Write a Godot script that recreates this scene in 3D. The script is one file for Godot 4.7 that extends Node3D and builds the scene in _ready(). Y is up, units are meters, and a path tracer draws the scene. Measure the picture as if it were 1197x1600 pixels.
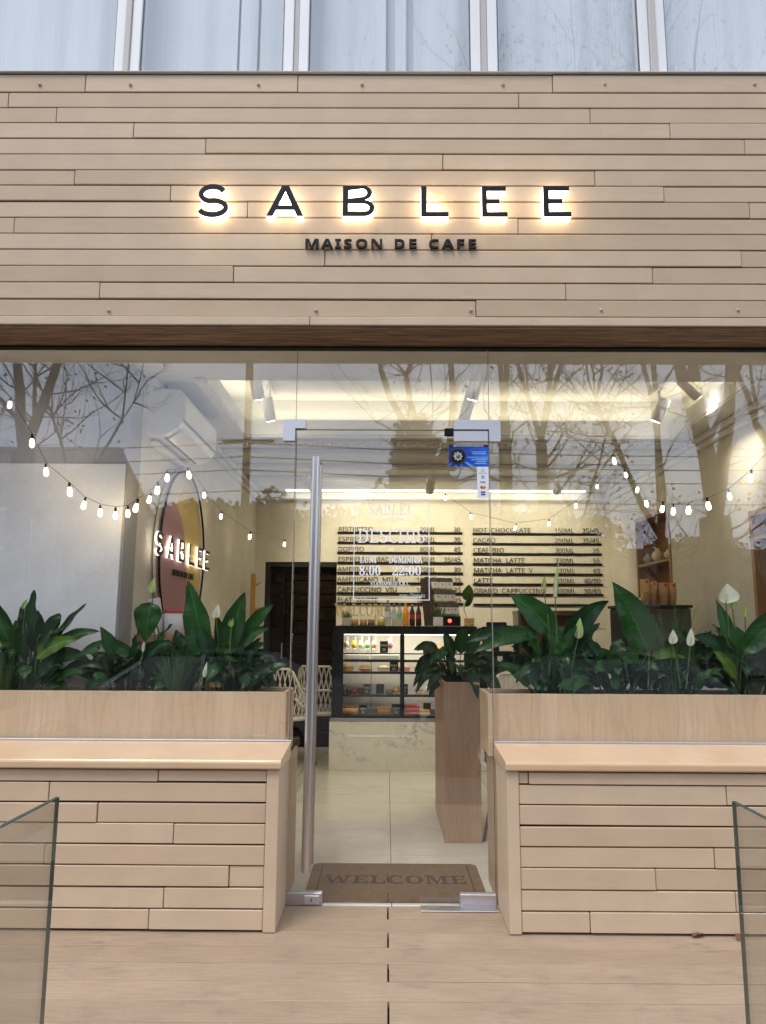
extends Node3D

# ------------------------------------------------------------------ helpers
var mats := {}
var meshes := {}
var rng := RandomNumberGenerator.new()
var sans: SystemFont
var sans_bold: SystemFont
var serif: SystemFont
var serif_bold: SystemFont

func lin(r: float, g: float, b: float) -> Color:
	return Color(r, g, b).linear_to_srgb()

func mat(key: String, c: Color, rough := 0.7, metal := 0.0) -> StandardMaterial3D:
	if mats.has(key):
		return mats[key]
	var m := StandardMaterial3D.new()
	m.resource_name = key
	m.albedo_color = c.linear_to_srgb()
	m.roughness = rough
	m.metallic = metal
	mats[key] = m
	return m

func tri_map(m: StandardMaterial3D, t: Texture2D, scale: Vector3, world := true) -> StandardMaterial3D:
	m.albedo_texture = t
	m.uv1_triplanar = true
	m.uv1_world_triplanar = world
	m.uv1_triplanar_sharpness = 8.0
	m.uv1_scale = scale
	return m

func glow(key: String, c: Color, energy: float) -> StandardMaterial3D:
	var m := mat(key, Color(0.8, 0.8, 0.8), 0.5)
	m.emission_enabled = true
	m.emission = c.linear_to_srgb()
	m.emission_energy_multiplier = energy
	return m

func noise(sd: int, freq: float, oct := 4) -> FastNoiseLite:
	var n := FastNoiseLite.new()
	n.seed = sd
	n.frequency = freq
	n.noise_type = FastNoiseLite.TYPE_SIMPLEX_SMOOTH
	n.fractal_octaves = oct
	return n

func new_st(smooth := false) -> SurfaceTool:
	var st := SurfaceTool.new()
	st.begin(Mesh.PRIMITIVE_TRIANGLES)
	st.set_smooth_group(0 if smooth else -1)
	return st

func fin(st: SurfaceTool) -> ArrayMesh:
	st.generate_normals()
	return st.commit()

func tri(st: SurfaceTool, a: Vector3, b: Vector3, c: Vector3, out: Vector3) -> void:
	var n := (a - c).cross(a - b)
	st.add_vertex(a)
	if n.dot(out) < 0.0:
		st.add_vertex(c); st.add_vertex(b)
	else:
		st.add_vertex(b); st.add_vertex(c)

func quad(st: SurfaceTool, a: Vector3, b: Vector3, c: Vector3, d: Vector3, out: Vector3) -> void:
	tri(st, a, b, c, out)
	tri(st, a, c, d, out)

func add_box(st: SurfaceTool, at: Vector3, size: Vector3, ch := 0.0, basis := Basis.IDENTITY) -> void:
	var h := size / 2.0
	ch = minf(ch, minf(h.x, minf(h.y, h.z)) * 0.6)
	var f := func(v: Vector3) -> Vector3: return at + basis * v
	for ax in 3:
		var u := (ax + 1) % 3
		var w := (ax + 2) % 3
		for s in [-1.0, 1.0]:
			var p := []
			for k in [[-1, -1], [1, -1], [1, 1], [-1, 1]]:
				var v := Vector3.ZERO
				v[ax] = s * h[ax]; v[u] = k[0] * (h[u] - ch); v[w] = k[1] * (h[w] - ch)
				p.append(f.call(v))
			var o := Vector3.ZERO
			o[ax] = s
			quad(st, p[0], p[1], p[2], p[3], basis * o)
	if ch <= 0.0:
		return
	for ax in 3:
		var u := (ax + 1) % 3
		var w := (ax + 2) % 3
		for su in [-1.0, 1.0]:
			for sw in [-1.0, 1.0]:
				var p := []
				for e in [-1.0, 1.0]:
					var v := Vector3.ZERO
					v[ax] = e * (h[ax] - ch); v[u] = su * h[u]; v[w] = sw * (h[w] - ch)
					var v2 := Vector3.ZERO
					v2[ax] = e * (h[ax] - ch); v2[u] = su * (h[u] - ch); v2[w] = sw * h[w]
					p.append(f.call(v)); p.append(f.call(v2))
				var o := Vector3.ZERO
				o[u] = su; o[w] = sw
				quad(st, p[0], p[1], p[3], p[2], basis * o)
	for sx in [-1.0, 1.0]:
		for sy in [-1.0, 1.0]:
			for sz in [-1.0, 1.0]:
				tri(st, f.call(Vector3(sx * h.x, sy * (h.y - ch), sz * (h.z - ch))), f.call(Vector3(sx * (h.x - ch), sy * h.y, sz * (h.z - ch))), f.call(Vector3(sx * (h.x - ch), sy * (h.y - ch), sz * h.z)), basis * Vector3(sx, sy, sz))

func box(size: Vector3, ch := 0.0) -> Mesh:
	var key := "box %s %s" % [size.snappedf(0.0005), ch]
	if not meshes.has(key):
		var st := new_st()
		add_box(st, Vector3.ZERO, size, ch)
		meshes[key] = fin(st)
	return meshes[key]

func add_tube(st: SurfaceTool, pts: Array, radii: Array, sides := 10, caps := true, flat := 1.0) -> void:
	var rings := []
	var side := Vector3.ZERO
	for i in pts.size():
		var t: Vector3 = (pts[mini(i + 1, pts.size() - 1)] - pts[maxi(i - 1, 0)]).normalized()
		if side == Vector3.ZERO:
			side = t.cross(Vector3(0.31, 0.2, 0.93) if absf(t.z) < 0.9 else Vector3.UP).normalized()
		side = (side - t * side.dot(t)).normalized()
		var up := t.cross(side)
		var ring := []
		for k in sides:
			var a := TAU * k / sides
			ring.append(pts[i] + (side * cos(a) + up * sin(a) * flat) * radii[i])
		rings.append(ring)
	for i in pts.size() - 1:
		for k in sides:
			var j := (k + 1) % sides
			var mid: Vector3 = (rings[i][k] + rings[i + 1][j]) / 2.0 - (pts[i] + pts[i + 1]) / 2.0
			quad(st, rings[i][k], rings[i][j], rings[i + 1][j], rings[i + 1][k], mid)
	if caps:
		for e in [0, pts.size() - 1]:
			var out: Vector3 = pts[e] - pts[1 if e == 0 else e - 1]
			for k in range(1, sides - 1):
				tri(st, rings[e][0], rings[e][k], rings[e][k + 1], out)

func tube(pts: Array, radii: Array, sides := 10) -> Mesh:
	var st := new_st(true)
	add_tube(st, pts, radii, sides, false)
	st.set_smooth_group(-1)
	# caps as flat fans
	for e in [0, pts.size() - 1]:
		var out: Vector3 = (pts[e] - pts[1 if e == 0 else e - 1]).normalized()
		var s := out.cross(Vector3(0.31, 0.2, 0.93) if absf(out.z) < 0.9 else Vector3.UP).normalized()
		var u := out.cross(s)
		for k in sides:
			var a := TAU * k / sides
			var b := TAU * (k + 1) / sides
			tri(st, pts[e], pts[e] + (s * cos(a) + u * sin(a)) * radii[e], pts[e] + (s * cos(b) + u * sin(b)) * radii[e], out)
	return fin(st)

func add_lathe(st: SurfaceTool, prof: Array, at := Vector3.ZERO, sides := 16, sq := Vector3.ONE) -> void:
	for i in prof.size() - 1:
		for k in sides:
			var a := TAU * k / sides
			var b := TAU * (k + 1) / sides
			var p: Vector2 = prof[i]
			var q: Vector2 = prof[i + 1]
			var A := at + Vector3(p.x * cos(a), p.y, p.x * sin(a)) * sq
			var B := at + Vector3(p.x * cos(b), p.y, p.x * sin(b)) * sq
			var C := at + Vector3(q.x * cos(b), q.y, q.x * sin(b)) * sq
			var D := at + Vector3(q.x * cos(a), q.y, q.x * sin(a)) * sq
			var dr := q - p
			var out := Vector3(cos((a + b) / 2) * dr.y, -dr.x, sin((a + b) / 2) * dr.y)
			if p.x > 1e-5: tri(st, A, B, C, out)
			if q.x > 1e-5: tri(st, A, C, D, out)

func lathe(prof: Array, sides := 16, smooth := true) -> Mesh:
	var st := new_st(smooth)
	add_lathe(st, prof, Vector3.ZERO, sides)
	return fin(st)

# a polygon in x,y extruded from z0 to z1
func add_prism(st: SurfaceTool, poly: PackedVector2Array, z0: float, z1: float, xf := Transform3D.IDENTITY) -> void:
	var idx := Geometry2D.triangulate_polygon(poly)
	for e in [z0, z1]:
		var out := xf.basis * Vector3(0, 0, -1 if e == minf(z0, z1) else 1)
		for i in range(0, idx.size(), 3):
			tri(st, xf * Vector3(poly[idx[i]].x, poly[idx[i]].y, e), xf * Vector3(poly[idx[i + 1]].x, poly[idx[i + 1]].y, e), xf * Vector3(poly[idx[i + 2]].x, poly[idx[i + 2]].y, e), out)
	var area := 0.0
	for i in poly.size():
		area += poly[i].cross(poly[(i + 1) % poly.size()])
	for i in poly.size():
		var a := poly[i]
		var b := poly[(i + 1) % poly.size()]
		var d := b - a
		var o := Vector3(d.y, -d.x, 0) * signf(area)
		quad(st, xf * Vector3(a.x, a.y, z0), xf * Vector3(b.x, b.y, z0), xf * Vector3(b.x, b.y, z1), xf * Vector3(a.x, a.y, z1), xf.basis * o)

func origin(n: Node) -> Vector3:
	return Vector3.ZERO if n == self else n.position + origin(n.get_parent())

# a named mesh at a place given in the world's metres
func put(parent: Node, called: String, m: Mesh, material: Material, at := Vector3.ZERO, rot := Vector3.ZERO) -> MeshInstance3D:
	var o := MeshInstance3D.new()
	o.name = called
	o.mesh = m
	o.material_override = material
	parent.add_child(o, true)
	o.position = at - origin(parent)
	o.rotation = rot
	return o

# the same, but in the parent's own axes
func part(parent: Node, called: String, m: Mesh, material: Material, at := Vector3.ZERO, rot := Vector3.ZERO) -> MeshInstance3D:
	var o := put(parent, called, m, material, at, rot)
	o.position = at
	return o

func tag(o: Node, label: String, category: String, group := "") -> Node:
	o.set_meta("label", label)
	o.set_meta("category", category)
	if group:
		o.set_meta("group", group)
	return o

func thing(called: String, label: String, category: String, at := Vector3.ZERO, group := "") -> Node3D:
	var o := Node3D.new()
	o.name = called
	add_child(o, true)
	o.position = at
	tag(o, label, category, group)
	return o

func kind(o: Node, k: String) -> Node:
	o.set_meta("kind", k)
	return o

func structure(called: String) -> Node3D:
	var o := Node3D.new()
	o.name = called
	add_child(o, true)
	kind(o, "structure")
	return o

func text(s: String, font: Font, em: float, depth := 0.003, align := HORIZONTAL_ALIGNMENT_CENTER) -> TextMesh:
	var key := "text %s %s %s %s %s" % [s, font.get_instance_id(), em, depth, align]
	if meshes.has(key):
		return meshes[key]
	var t := TextMesh.new()
	t.text = s
	t.font = font
	t.font_size = 48
	t.pixel_size = em / 48.0
	t.depth = depth
	t.curve_step = 1.5
	t.horizontal_alignment = align
	t.vertical_alignment = VERTICAL_ALIGNMENT_CENTER
	meshes[key] = t
	return t

func words(parent: Node, s: String, font: Font, em: float, material: Material, at: Vector3, wide := 1.0, align := HORIZONTAL_ALIGNMENT_CENTER, depth := 0.003, called := "lettering") -> MeshInstance3D:
	var o := put(parent, called, text(s, font, em, depth, align), material, at)
	o.scale.x = wide
	return o

func omni(at: Vector3, c: Color, e: float, size := 0.02) -> void:
	var l := OmniLight3D.new()
	l.name = "lamp_light"
	l.light_color = c
	l.light_energy = e
	l.light_size = size
	l.omni_range = 8.0
	l.omni_attenuation = 2.0
	l.shadow_enabled = true
	add_child(l, true)
	l.position = at

func spot(at: Vector3, to: Vector3, c: Color, e: float, angle: float) -> void:
	var l := SpotLight3D.new()
	l.name = "lamp_light"
	l.light_color = c
	l.light_energy = e
	l.light_size = 0.03
	l.spot_angle = angle
	l.spot_angle_attenuation = 0.8
	l.spot_range = 9.0
	l.spot_attenuation = 2.0
	l.shadow_enabled = true
	add_child(l, true)
	l.position = at
	l.look_at_from_position(at, to, Vector3(0.1, 0, 1))

func area(at: Vector3, to: Vector3, size: Vector2, c: Color, e: float, up := Vector3(0, 0, 1)) -> void:
	var l := AreaLight3D.new()
	l.name = "lamp_light"
	l.light_color = c
	l.light_energy = e
	l.area_size = size
	l.shadow_enabled = true
	add_child(l, true)
	l.look_at_from_position(at, at + to, up)

# ------------------------------------------------------------------ textures
func bake(w: int, h: int, f: Callable) -> ImageTexture:
	var im := Image.create(w, h, false, Image.FORMAT_RGB8)
	for y in h:
		for x in w:
			im.set_pixel(x, y, f.call(x, y))
	return ImageTexture.create_from_image(im)

func make_textures() -> Dictionary:
	var t := {}
	var a := noise(3, 0.012, 4)
	var b := noise(8, 0.006, 3)
	var c := noise(11, 0.09, 2)
	# pale oak laminate: x across the grain, y along it
	t.oak = bake(640, 512, func(x, y):
		var strip := 0.5 + 0.5 * b.get_noise_2d(x * 1.6, y * 0.12)
		var warp := a.get_noise_2d(x * 0.9, y * 0.22) * 26.0
		var ring := 0.5 + 0.5 * sin((x + warp * 2.2) * 0.23 + b.get_noise_2d(x * 0.7, y * 0.3) * 9.0)
		var fine := c.get_noise_2d(x * 3.0, y * 0.14)
		var v := 0.89 + 0.08 * strip - 0.035 * pow(ring, 3.0) + 0.035 * fine
		return Color(v, v * (0.93 + 0.02 * strip), v * (0.83 + 0.05 * strip)))
	# composite deck boards: x along the board
	t.deck = bake(768, 384, func(x, y):
		var g := c.get_noise_2d(x * 0.18, y * 2.6)
		var sm := maxf(0.0, a.get_noise_2d(x * 1.9 + 400, y * 4.6)) * smoothstep(-0.1, 0.5, b.get_noise_2d(x * 1.1, y * 1.9 + 300))
		var bl := b.get_noise_2d(x * 1.2, y * 2.0)
		var sp := maxf(0.0, c.get_noise_2d(x * 2.2, y * 5.0) - 0.38)
		var v := 0.90 + 0.05 * g - 0.15 * sm + 0.05 * bl - 0.30 * sp
		return Color(v, v * (0.985 + 0.02 * sm), v * (0.965 + 0.06 * sm)))
	# painted board: faint brush marks and dust
	t.paint = bake(512, 256, func(x, y):
		var v := 0.94 + 0.03 * b.get_noise_2d(x * 1.3, y * 1.3) + 0.008 * c.get_noise_2d(x * 0.12, y * 1.8) + 0.008 * a.get_noise_2d(x, y * 4.0)
		return Color(v, v * 0.995, v * 0.985))
	var m1 := noise(21, 0.005, 5)
	var m2 := noise(22, 0.011, 4)
	t.marble = bake(512, 512, func(x, y):
		var w := m2.get_noise_2d(x, y) * 60.0
		var vein := 1.0 - absf(m1.get_noise_2d(x * 0.8 + w, y * 1.7 + w))
		var v := 0.93 - 0.24 * pow(maxf(vein, 0.0), 26.0) * clampf(0.5 + 1.4 * m2.get_noise_2d(x * 0.5 + 900, y * 0.5), 0, 1) + 0.03 * m2.get_noise_2d(x * 2, y * 2)
		return Color(v, v * 0.99, v * 0.965))
	t.tile = bake(512, 512, func(x, y):
		var w := m2.get_noise_2d(y, x) * 40.0
		var vein := 1.0 - absf(m1.get_noise_2d(x * 0.5 + w + 77, y * 1.1 + w))
		var v := 0.94 - 0.05 * pow(maxf(vein, 0.0), 30.0) + 0.03 * m2.get_noise_2d(x * 0.4, y)
		return Color(v, v * 0.99, v * 0.96))
	t.leaf = bake(128, 256, func(x, y):
		var u: float = absf(x - 63.5) / 63.5
		var rib := exp(-pow(u * 22.0, 2.0))
		var ph: float = (y / 256.0 * 17.0 + u * u * 1.2 - u * 3.4)
		var side := pow(0.5 + 0.5 * cos(ph * TAU), 7.0) * smoothstep(0.02, 0.2, u)
		var v: float = 0.62 + 0.10 * m2.get_noise_2d(x * 1.5, y * 0.8) + 0.30 * rib + 0.13 * side - 0.08 * u
		return Color(v * 0.96, v, v * 0.92))
	t.plaster = bake(256, 256, func(x, y):
		var v := 0.95 + 0.03 * b.get_noise_2d(x * 2, y * 2) + 0.015 * c.get_noise_2d(x, y)
		return Color(v, v, v))
	t.coir = bake(256, 256, func(x, y):
		var v := 0.72 + 0.32 * c.get_noise_2d(x * 4.0, y * 4.0) + 0.10 * a.get_noise_2d(x * 2, y * 2)
		return Color(v, v * 0.96, v * 0.9))
	t.dark_wood = bake(384, 256, func(x, y):
		var v := 0.72 + 0.25 * c.get_noise_2d(x * 0.14, y * 1.6) + 0.12 * b.get_noise_2d(x, y * 6)
		return Color(v, v, v))
	t.bark = bake(256, 256, func(x, y):
		var v := 0.62 + 0.5 * c.get_noise_2d(x * 1.6, y * 0.25) + 0.15 * a.get_noise_2d(x * 3, y * 3)
		return Color(v, v * 0.97, v * 0.93))
	t.fabric = bake(256, 128, func(x, y):
		var v := 0.94 + 0.007 * sin(x * TAU / 8.0) + 0.015 * c.get_noise_2d(x * 2, y * 0.2)
		return Color(v, v, v))
	t.road = bake(256, 256, func(x, y):
		var v := 0.7 + 0.25 * c.get_noise_2d(x * 5, y * 5) + 0.15 * b.get_noise_2d(x * 3, y * 3)
		return Color(v, v, v))
	return t

func make_sky() -> Sky:
	var n := noise(5, 1.0, 5)
	var n2 := noise(6, 1.0, 3)
	var im := Image.create(1024, 512, false, Image.FORMAT_RGBF)
	for y in 512:
		var el := PI / 2 - PI * (y + 0.5) / 512
		for x in 1024:
			var az := TAU * (x + 0.5) / 1024
			var d := Vector3(sin(az) * cos(el), sin(el), cos(az) * cos(el))
			var c: Color
			if d.y < 0.0:
				c = Color(0.30, 0.29, 0.28)
			else:
				var p := Vector3(d.x, 0, d.z) / (d.y + 0.28) * 0.9
				var k := clampf(0.5 + 1.15 * n.get_noise_3d(p.x * 1.1, 3.0, p.z * 1.9), 0, 1)
				var k2 := clampf(0.5 + 0.9 * n2.get_noise_3d(p.x * 0.5 + 9, 1.0, p.z * 0.8), 0, 1)
				var dark := Color(0.44, 0.54, 0.72)
				var pale := Color(0.95, 1.02, 1.13)
				c = dark.lerp(pale, clampf(k * 0.65 + k2 * 0.35, 0, 1))
			im.set_pixel(x, y, c)
	var s := Sky.new()
	var pm := PanoramaSkyMaterial.new()
	pm.panorama = ImageTexture.create_from_image(im)
	s.sky_material = pm
	return s

# ------------------------------------------------------------------ letters of the two signs, each as butt-jointed polygons, cap height 1
func arc(cx: float, cy: float, rx: float, ry: float, a0: float, a1: float, n := 10) -> PackedVector2Array:
	var p := PackedVector2Array()
	for i in n + 1:
		var a := deg_to_rad(lerpf(a0, a1, float(i) / n))
		p.append(Vector2(cx + rx * cos(a), cy + ry * sin(a)))
	return p

func letter_shapes(ch: String) -> Array:
	var s := 0.17
	match ch:
		"L":
			return [PackedVector2Array([Vector2(0, 0), Vector2(0.84, 0), Vector2(0.84, s * 0.9), Vector2(s, s * 0.9), Vector2(s, 1), Vector2(0, 1)])]
		"E":
			var k := s * 0.88
			return [PackedVector2Array([Vector2(0, 0), Vector2(0.84, 0), Vector2(0.84, k), Vector2(s, k), Vector2(s, 0.5 - k / 2), Vector2(0.58, 0.5 - k / 2), Vector2(0.58, 0.5 + k / 2), Vector2(s, 0.5 + k / 2), Vector2(s, 1 - k), Vector2(0.80, 1 - k), Vector2(0.80, 1), Vector2(0, 1)])]
		"A":
			var w := 1.12
			var m := w / 2
			var a := PackedVector2Array([Vector2(0, 0), Vector2(0.19, 0), Vector2(0.285, 0.2), Vector2(0.36, 0.345), Vector2(m, 0.80), Vector2(m, 1), Vector2(m - 0.10, 1)])
			var b := PackedVector2Array()
			for v in a:
				b.append(Vector2(w - v.x, v.y))
			return [a, b, PackedVector2Array([Vector2(0.285, 0.2), Vector2(w - 0.285, 0.2), Vector2(w - 0.36, 0.345), Vector2(0.36, 0.345)])]
		"B":
			var k := s * 0.88
			var up := PackedVector2Array([Vector2(s, 0.53)])
			up.append_array(arc(0.60, 0.765, 0.28, 0.235, -90, 90))
			up.append(Vector2(s, 1)); up.append(Vector2(s, 1 - k))
			up.append_array(arc(0.58, 0.765, 0.15, 0.235 - k * 0.62, 90, -90))
			up.append(Vector2(s, 0.53 + k * 0.24))
			var dn := PackedVector2Array([Vector2(s, 0), Vector2(0.62, 0)])
			dn.append_array(arc(0.64, 0.265, 0.32, 0.265, -90, 90))
			dn.append(Vector2(s, 0.5299)); dn.append(Vector2(s, 0.53 - k * 0.76))
			dn.append_array(arc(0.62, 0.275, 0.19, 0.265 - k * 0.86, 90, -90))
			dn.append(Vector2(s, k))
			return [PackedVector2Array([Vector2(0, 0), Vector2(s, 0), Vector2(s, 1), Vector2(0, 1)]), up, dn]
		"S":
			var line := PackedVector2Array()
			line.append_array(arc(0.50, 0.70, 0.36, 0.225, 22, 250, 16))
			var lower := arc(0.50, 0.285, 0.42, 0.215, 78, -158, 18)
			for v in lower:
				line.append(v)
			var l := PackedVector2Array()
			var r := PackedVector2Array()
			for i in line.size():
				var d := (line[mini(i + 1, line.size() - 1)] - line[maxi(i - 1, 0)]).normalized()
				var nn := Vector2(-d.y, d.x)
				l.append(line[i] + nn * s * 0.46)
				r.append(line[i] - nn * s * 0.46)
			r.reverse()
			l.append_array(r)
			return [l]
	return []

func letter_mesh(ch: String, w: float, h: float, z0: float, z1: float, grow := 0.0) -> Mesh:
	var shapes := letter_shapes(ch)
	var wide := 0.0
	for p: PackedVector2Array in shapes:
		for v in p:
			wide = maxf(wide, v.x)
	var st := new_st()
	for p: PackedVector2Array in shapes:
		var q := PackedVector2Array()
		for v in p:
			q.append(Vector2(v.x / wide * w - w / 2, v.y * h))
		if grow != 0.0:
			for g in Geometry2D.offset_polygon(q, grow):
				add_prism(st, g, z0, z1)
		else:
			add_prism(st, q, z0, z1)
	return fin(st)

# ------------------------------------------------------------------ plants
func leaf_mesh(b: Vector3, t: Vector3, w: float, arch: Vector3, face: Vector3, stalk := 0.25, wave := 0.0, fold := 0.25) -> Mesh:
	var st := new_st(true)
	var n := 12
	var m := (b + t) / 2.0 + arch
	var rows := []
	for i in n + 1:
		var s := float(i) / n
		var u := stalk + (1.0 - stalk) * s
		var p := b * (1 - u) * (1 - u) + m * 2.0 * u * (1 - u) + t * u * u
		var d := ((m - b) * (1 - u) + (t - m) * u).normalized()
		var f := (face - d * face.dot(d)).normalized()
		var side := d.cross(f)
		var half := w * 0.5 * pow(sin(PI * pow(s, 0.72)), 0.85) * (1.0 - 0.12 * s) + 0.0015
		var row := []
		for k in 5:
			var e := (k - 2) / 2.0
			row.append(p + side * e * half + f * (absf(e) * half * fold + wave * w * sin(s * 17.0 + e * 2.0) * absf(e)))
		rows.append(row)
	for i in n:
		for k in 4:
			var ids := [[i, k], [i, k + 1], [i + 1, k + 1], [i, k], [i + 1, k + 1], [i + 1, k]]
			for q in ids:
				st.set_uv(Vector2(q[1] / 4.0, 1.0 - q[0] / float(n)))
				st.add_vertex(rows[q[0]][q[1]])
	if stalk > 0.05:
		var pts := []
		var rad := []
		for i in 5:
			var u := stalk * 1.08 * i / 4.0
			pts.append(b * (1 - u) * (1 - u) + m * 2.0 * u * (1 - u) + t * u * u)
			rad.append(0.0045 - 0.0006 * i)
		st.set_uv(Vector2(0.3, 0.5))
		add_tube(st, pts, rad, 5, false)
	return fin(st)

func spathe(plant: Node3D, foot: Vector3, at: Vector3, size: float, shade: String, lean := Vector3(0.2, 0, 1), wide := 0.30) -> void:
	# a flower: bent stem, hood and spike
	var mid := (foot + at) / 2.0 + Vector3(0, 0.02, 0.01)
	var f := put(plant, "flower", tube([foot, mid, at], [0.004, 0.0035, 0.003], 6), mats.stem)
	var st := new_st(true)
	var n := 8
	var rows := []
	for i in n + 1:
		var s := float(i) / n
		var half := size * wide * pow(sin(PI * pow(s, 0.62)), 0.9) + 0.0008
		var p := at + Vector3(0.12 * size * s * s, size * (s - 0.06), 0.0)
		var row := []
		for k in 7:
			var e := (k - 3) / 3.0
			row.append(p + Vector3(e * half * (0.85 + 0.15 * lean.z), 0, (e * e) * half * 0.8 * lean.z + lean.x * e * half))
		rows.append(row)
	for i in n:
		for k in 6:
			for q in [[i, k], [i, k + 1], [i + 1, k + 1], [i, k], [i + 1, k + 1], [i + 1, k]]:
				st.add_vertex(rows[q[0]][q[1]])
	put(f, "spathe", fin(st), mats[shade])
	put(f, "spike", tube([at + Vector3(0, 0, 0.004), at + Vector3(0.004, size * 0.45, 0.01)], [size * 0.055, size * 0.04], 7), mats.spike)

func filler_leaves(plant: Node3D, foot: Vector3, count: int, reach: float, high: float, keep := 1.0) -> void:
	for i in count:
		var az := TAU * i / count + rng.randf_range(-0.4, 0.4)
		var k := rng.randf_range(0.45, 1.0)
		var droop := rng.randf()
		var tip := foot + Vector3(cos(az) * reach * k, high * (1.0 - 0.75 * droop) * rng.randf_range(0.7, 1.05), sin(az) * minf(reach, 0.13) * k)
		tip.z = clampf(tip.z, -0.36, -0.025)
		var b := foot + Vector3(cos(az) * 0.025, 0, sin(az) * 0.02)
		var arch := Vector3(cos(az) * -0.02, high * (0.12 + 0.38 * droop), 0)
		var face := Vector3(-cos(az) * 0.5, 0.7, 0.75 + rng.randf_range(-0.3, 0.3))
		part_leaf(plant, leaf_mesh(b, tip, rng.randf_range(0.055, 0.095), arch, face, rng.randf_range(0.3, 0.5), rng.randf_range(0.0, 0.11), rng.randf_range(0.1, 0.5)))

func low_leaves(plant: Node3D, foot: Vector3, count: int, reach: float) -> void:
	for i in count:
		var side := rng.randf_range(-1, 1)
		var b := foot + Vector3(side * 0.10, 0, rng.randf_range(-0.06, 0.06))
		var tip := b + Vector3(side * reach * rng.randf_range(0.3, 1.0), rng.randf_range(0.02, 0.20), rng.randf_range(-0.10, 0.12))
		tip.z = clampf(tip.z, -0.34, -0.028)
		part_leaf(plant, leaf_mesh(b, tip, rng.randf_range(0.045, 0.085), Vector3(0, rng.randf_range(0.05, 0.16), 0), Vector3(rng.randf_range(-0.5, 0.5), 0.6, 0.9), rng.randf_range(0.15, 0.35), rng.randf_range(0.0, 0.09)))

func part_leaf(plant: Node3D, m: Mesh, which := "") -> void:
	put(plant, "leaf", m, mats[which if which else ["leaf_deep", "leaf_hero", "leaf_mid", "leaf_dull"][rng.randi() % 4]])

func grass_tuft(plant: Node3D, foot: Vector3, count: int, reach: float, high: float, z_lo := -0.34, z_hi := -0.03) -> void:
	var st := new_st(true)
	for i in count:
		var az := rng.randf() * TAU
		var k := sqrt(rng.randf())
		var b := foot + Vector3(cos(az), 0, sin(az)) * 0.05 * k
		var tip := foot + Vector3(cos(az) * reach * k, high * rng.randf_range(0.4, 1.0), sin(az) * reach * 0.6 * k)
		tip.z = clampf(tip.z, z_lo, z_hi)
		var mid := (b + tip) / 2 + Vector3(0, high * 0.25, 0)
		var side := Vector3(-sin(az), 0, cos(az)) * 0.0035
		if absf(side.x) < 0.0015:
			side.x = 0.002
		var prev := [b - side, b + side]
		for j in range(1, 5):
			var u := j / 4.0
			var p := b * (1 - u) * (1 - u) + mid * 2 * u * (1 - u) + tip * u * u
			var sd := side * (1.0 - u * 0.9)
			var cur := [p - sd, p + sd]
			quad(st, prev[0], prev[1], cur[1], cur[0], Vector3(0, 0.3, 1))
			prev = cur
	kind(put(plant, "grass_blades", fin(st), mats.grass), "stuff")

# ------------------------------------------------------------------ trees seen in the glass
func grow(st: SurfaceTool, tips: Array, p: Vector3, d: Vector3, len: float, r: float, level: int, deep: int) -> void:
	var pts := [p]
	var rad := [r]
	var dir := d
	var n := 4 if level < 2 else 3
	for i in n:
		dir = (dir + Vector3(rng.randf_range(-1, 1), rng.randf_range(-0.35, 0.75), rng.randf_range(-1, 1)) * (0.16 if level < 2 else 0.26)).normalized()
		pts.append(pts[-1] + dir * len / n)
		rad.append(r * lerpf(1.0, 0.62, (i + 1.0) / n))
	add_tube(st, pts, rad, [9, 7, 5, 4, 3, 3, 3][level], false)
	if level >= deep:
		tips.append(pts[-1])
		tips.append(pts[-2])
		return
	if level == 1 or level == 2:
		for k in 4:
			var az := rng.randf() * TAU
			grow(st, tips, pts[rng.randi() % pts.size()], Vector3(cos(az), rng.randf_range(-0.1, 0.9), sin(az)).normalized(), rng.randf_range(0.4, 0.8), 0.017, 4, deep)
	var kids := 2 + (1 if rng.randf() < 0.75 else 0) if level > 0 else 2
	for k in kids:
		var from: Vector3 = pts[-1] if k < 2 else pts[1 + rng.randi() % (pts.size() - 2)]
		var ax := Vector3(rng.randf_range(-1, 1), rng.randf_range(-0.2, 0.2), rng.randf_range(-1, 1)).normalized()
		var turn := rng.randf_range(0.25, 0.6) * (1.0 if k < 2 else 1.5)
		var nd := dir.rotated(dir.cross(ax).normalized(), turn)
		nd = (nd + Vector3(0, 0.12, 0)).normalized()
		grow(st, tips, from, nd, len * rng.randf_range(0.62, 0.84), rad[-1] * (0.86 if k == 0 else rng.randf_range(0.5, 0.72)), level + 1, deep)

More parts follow.
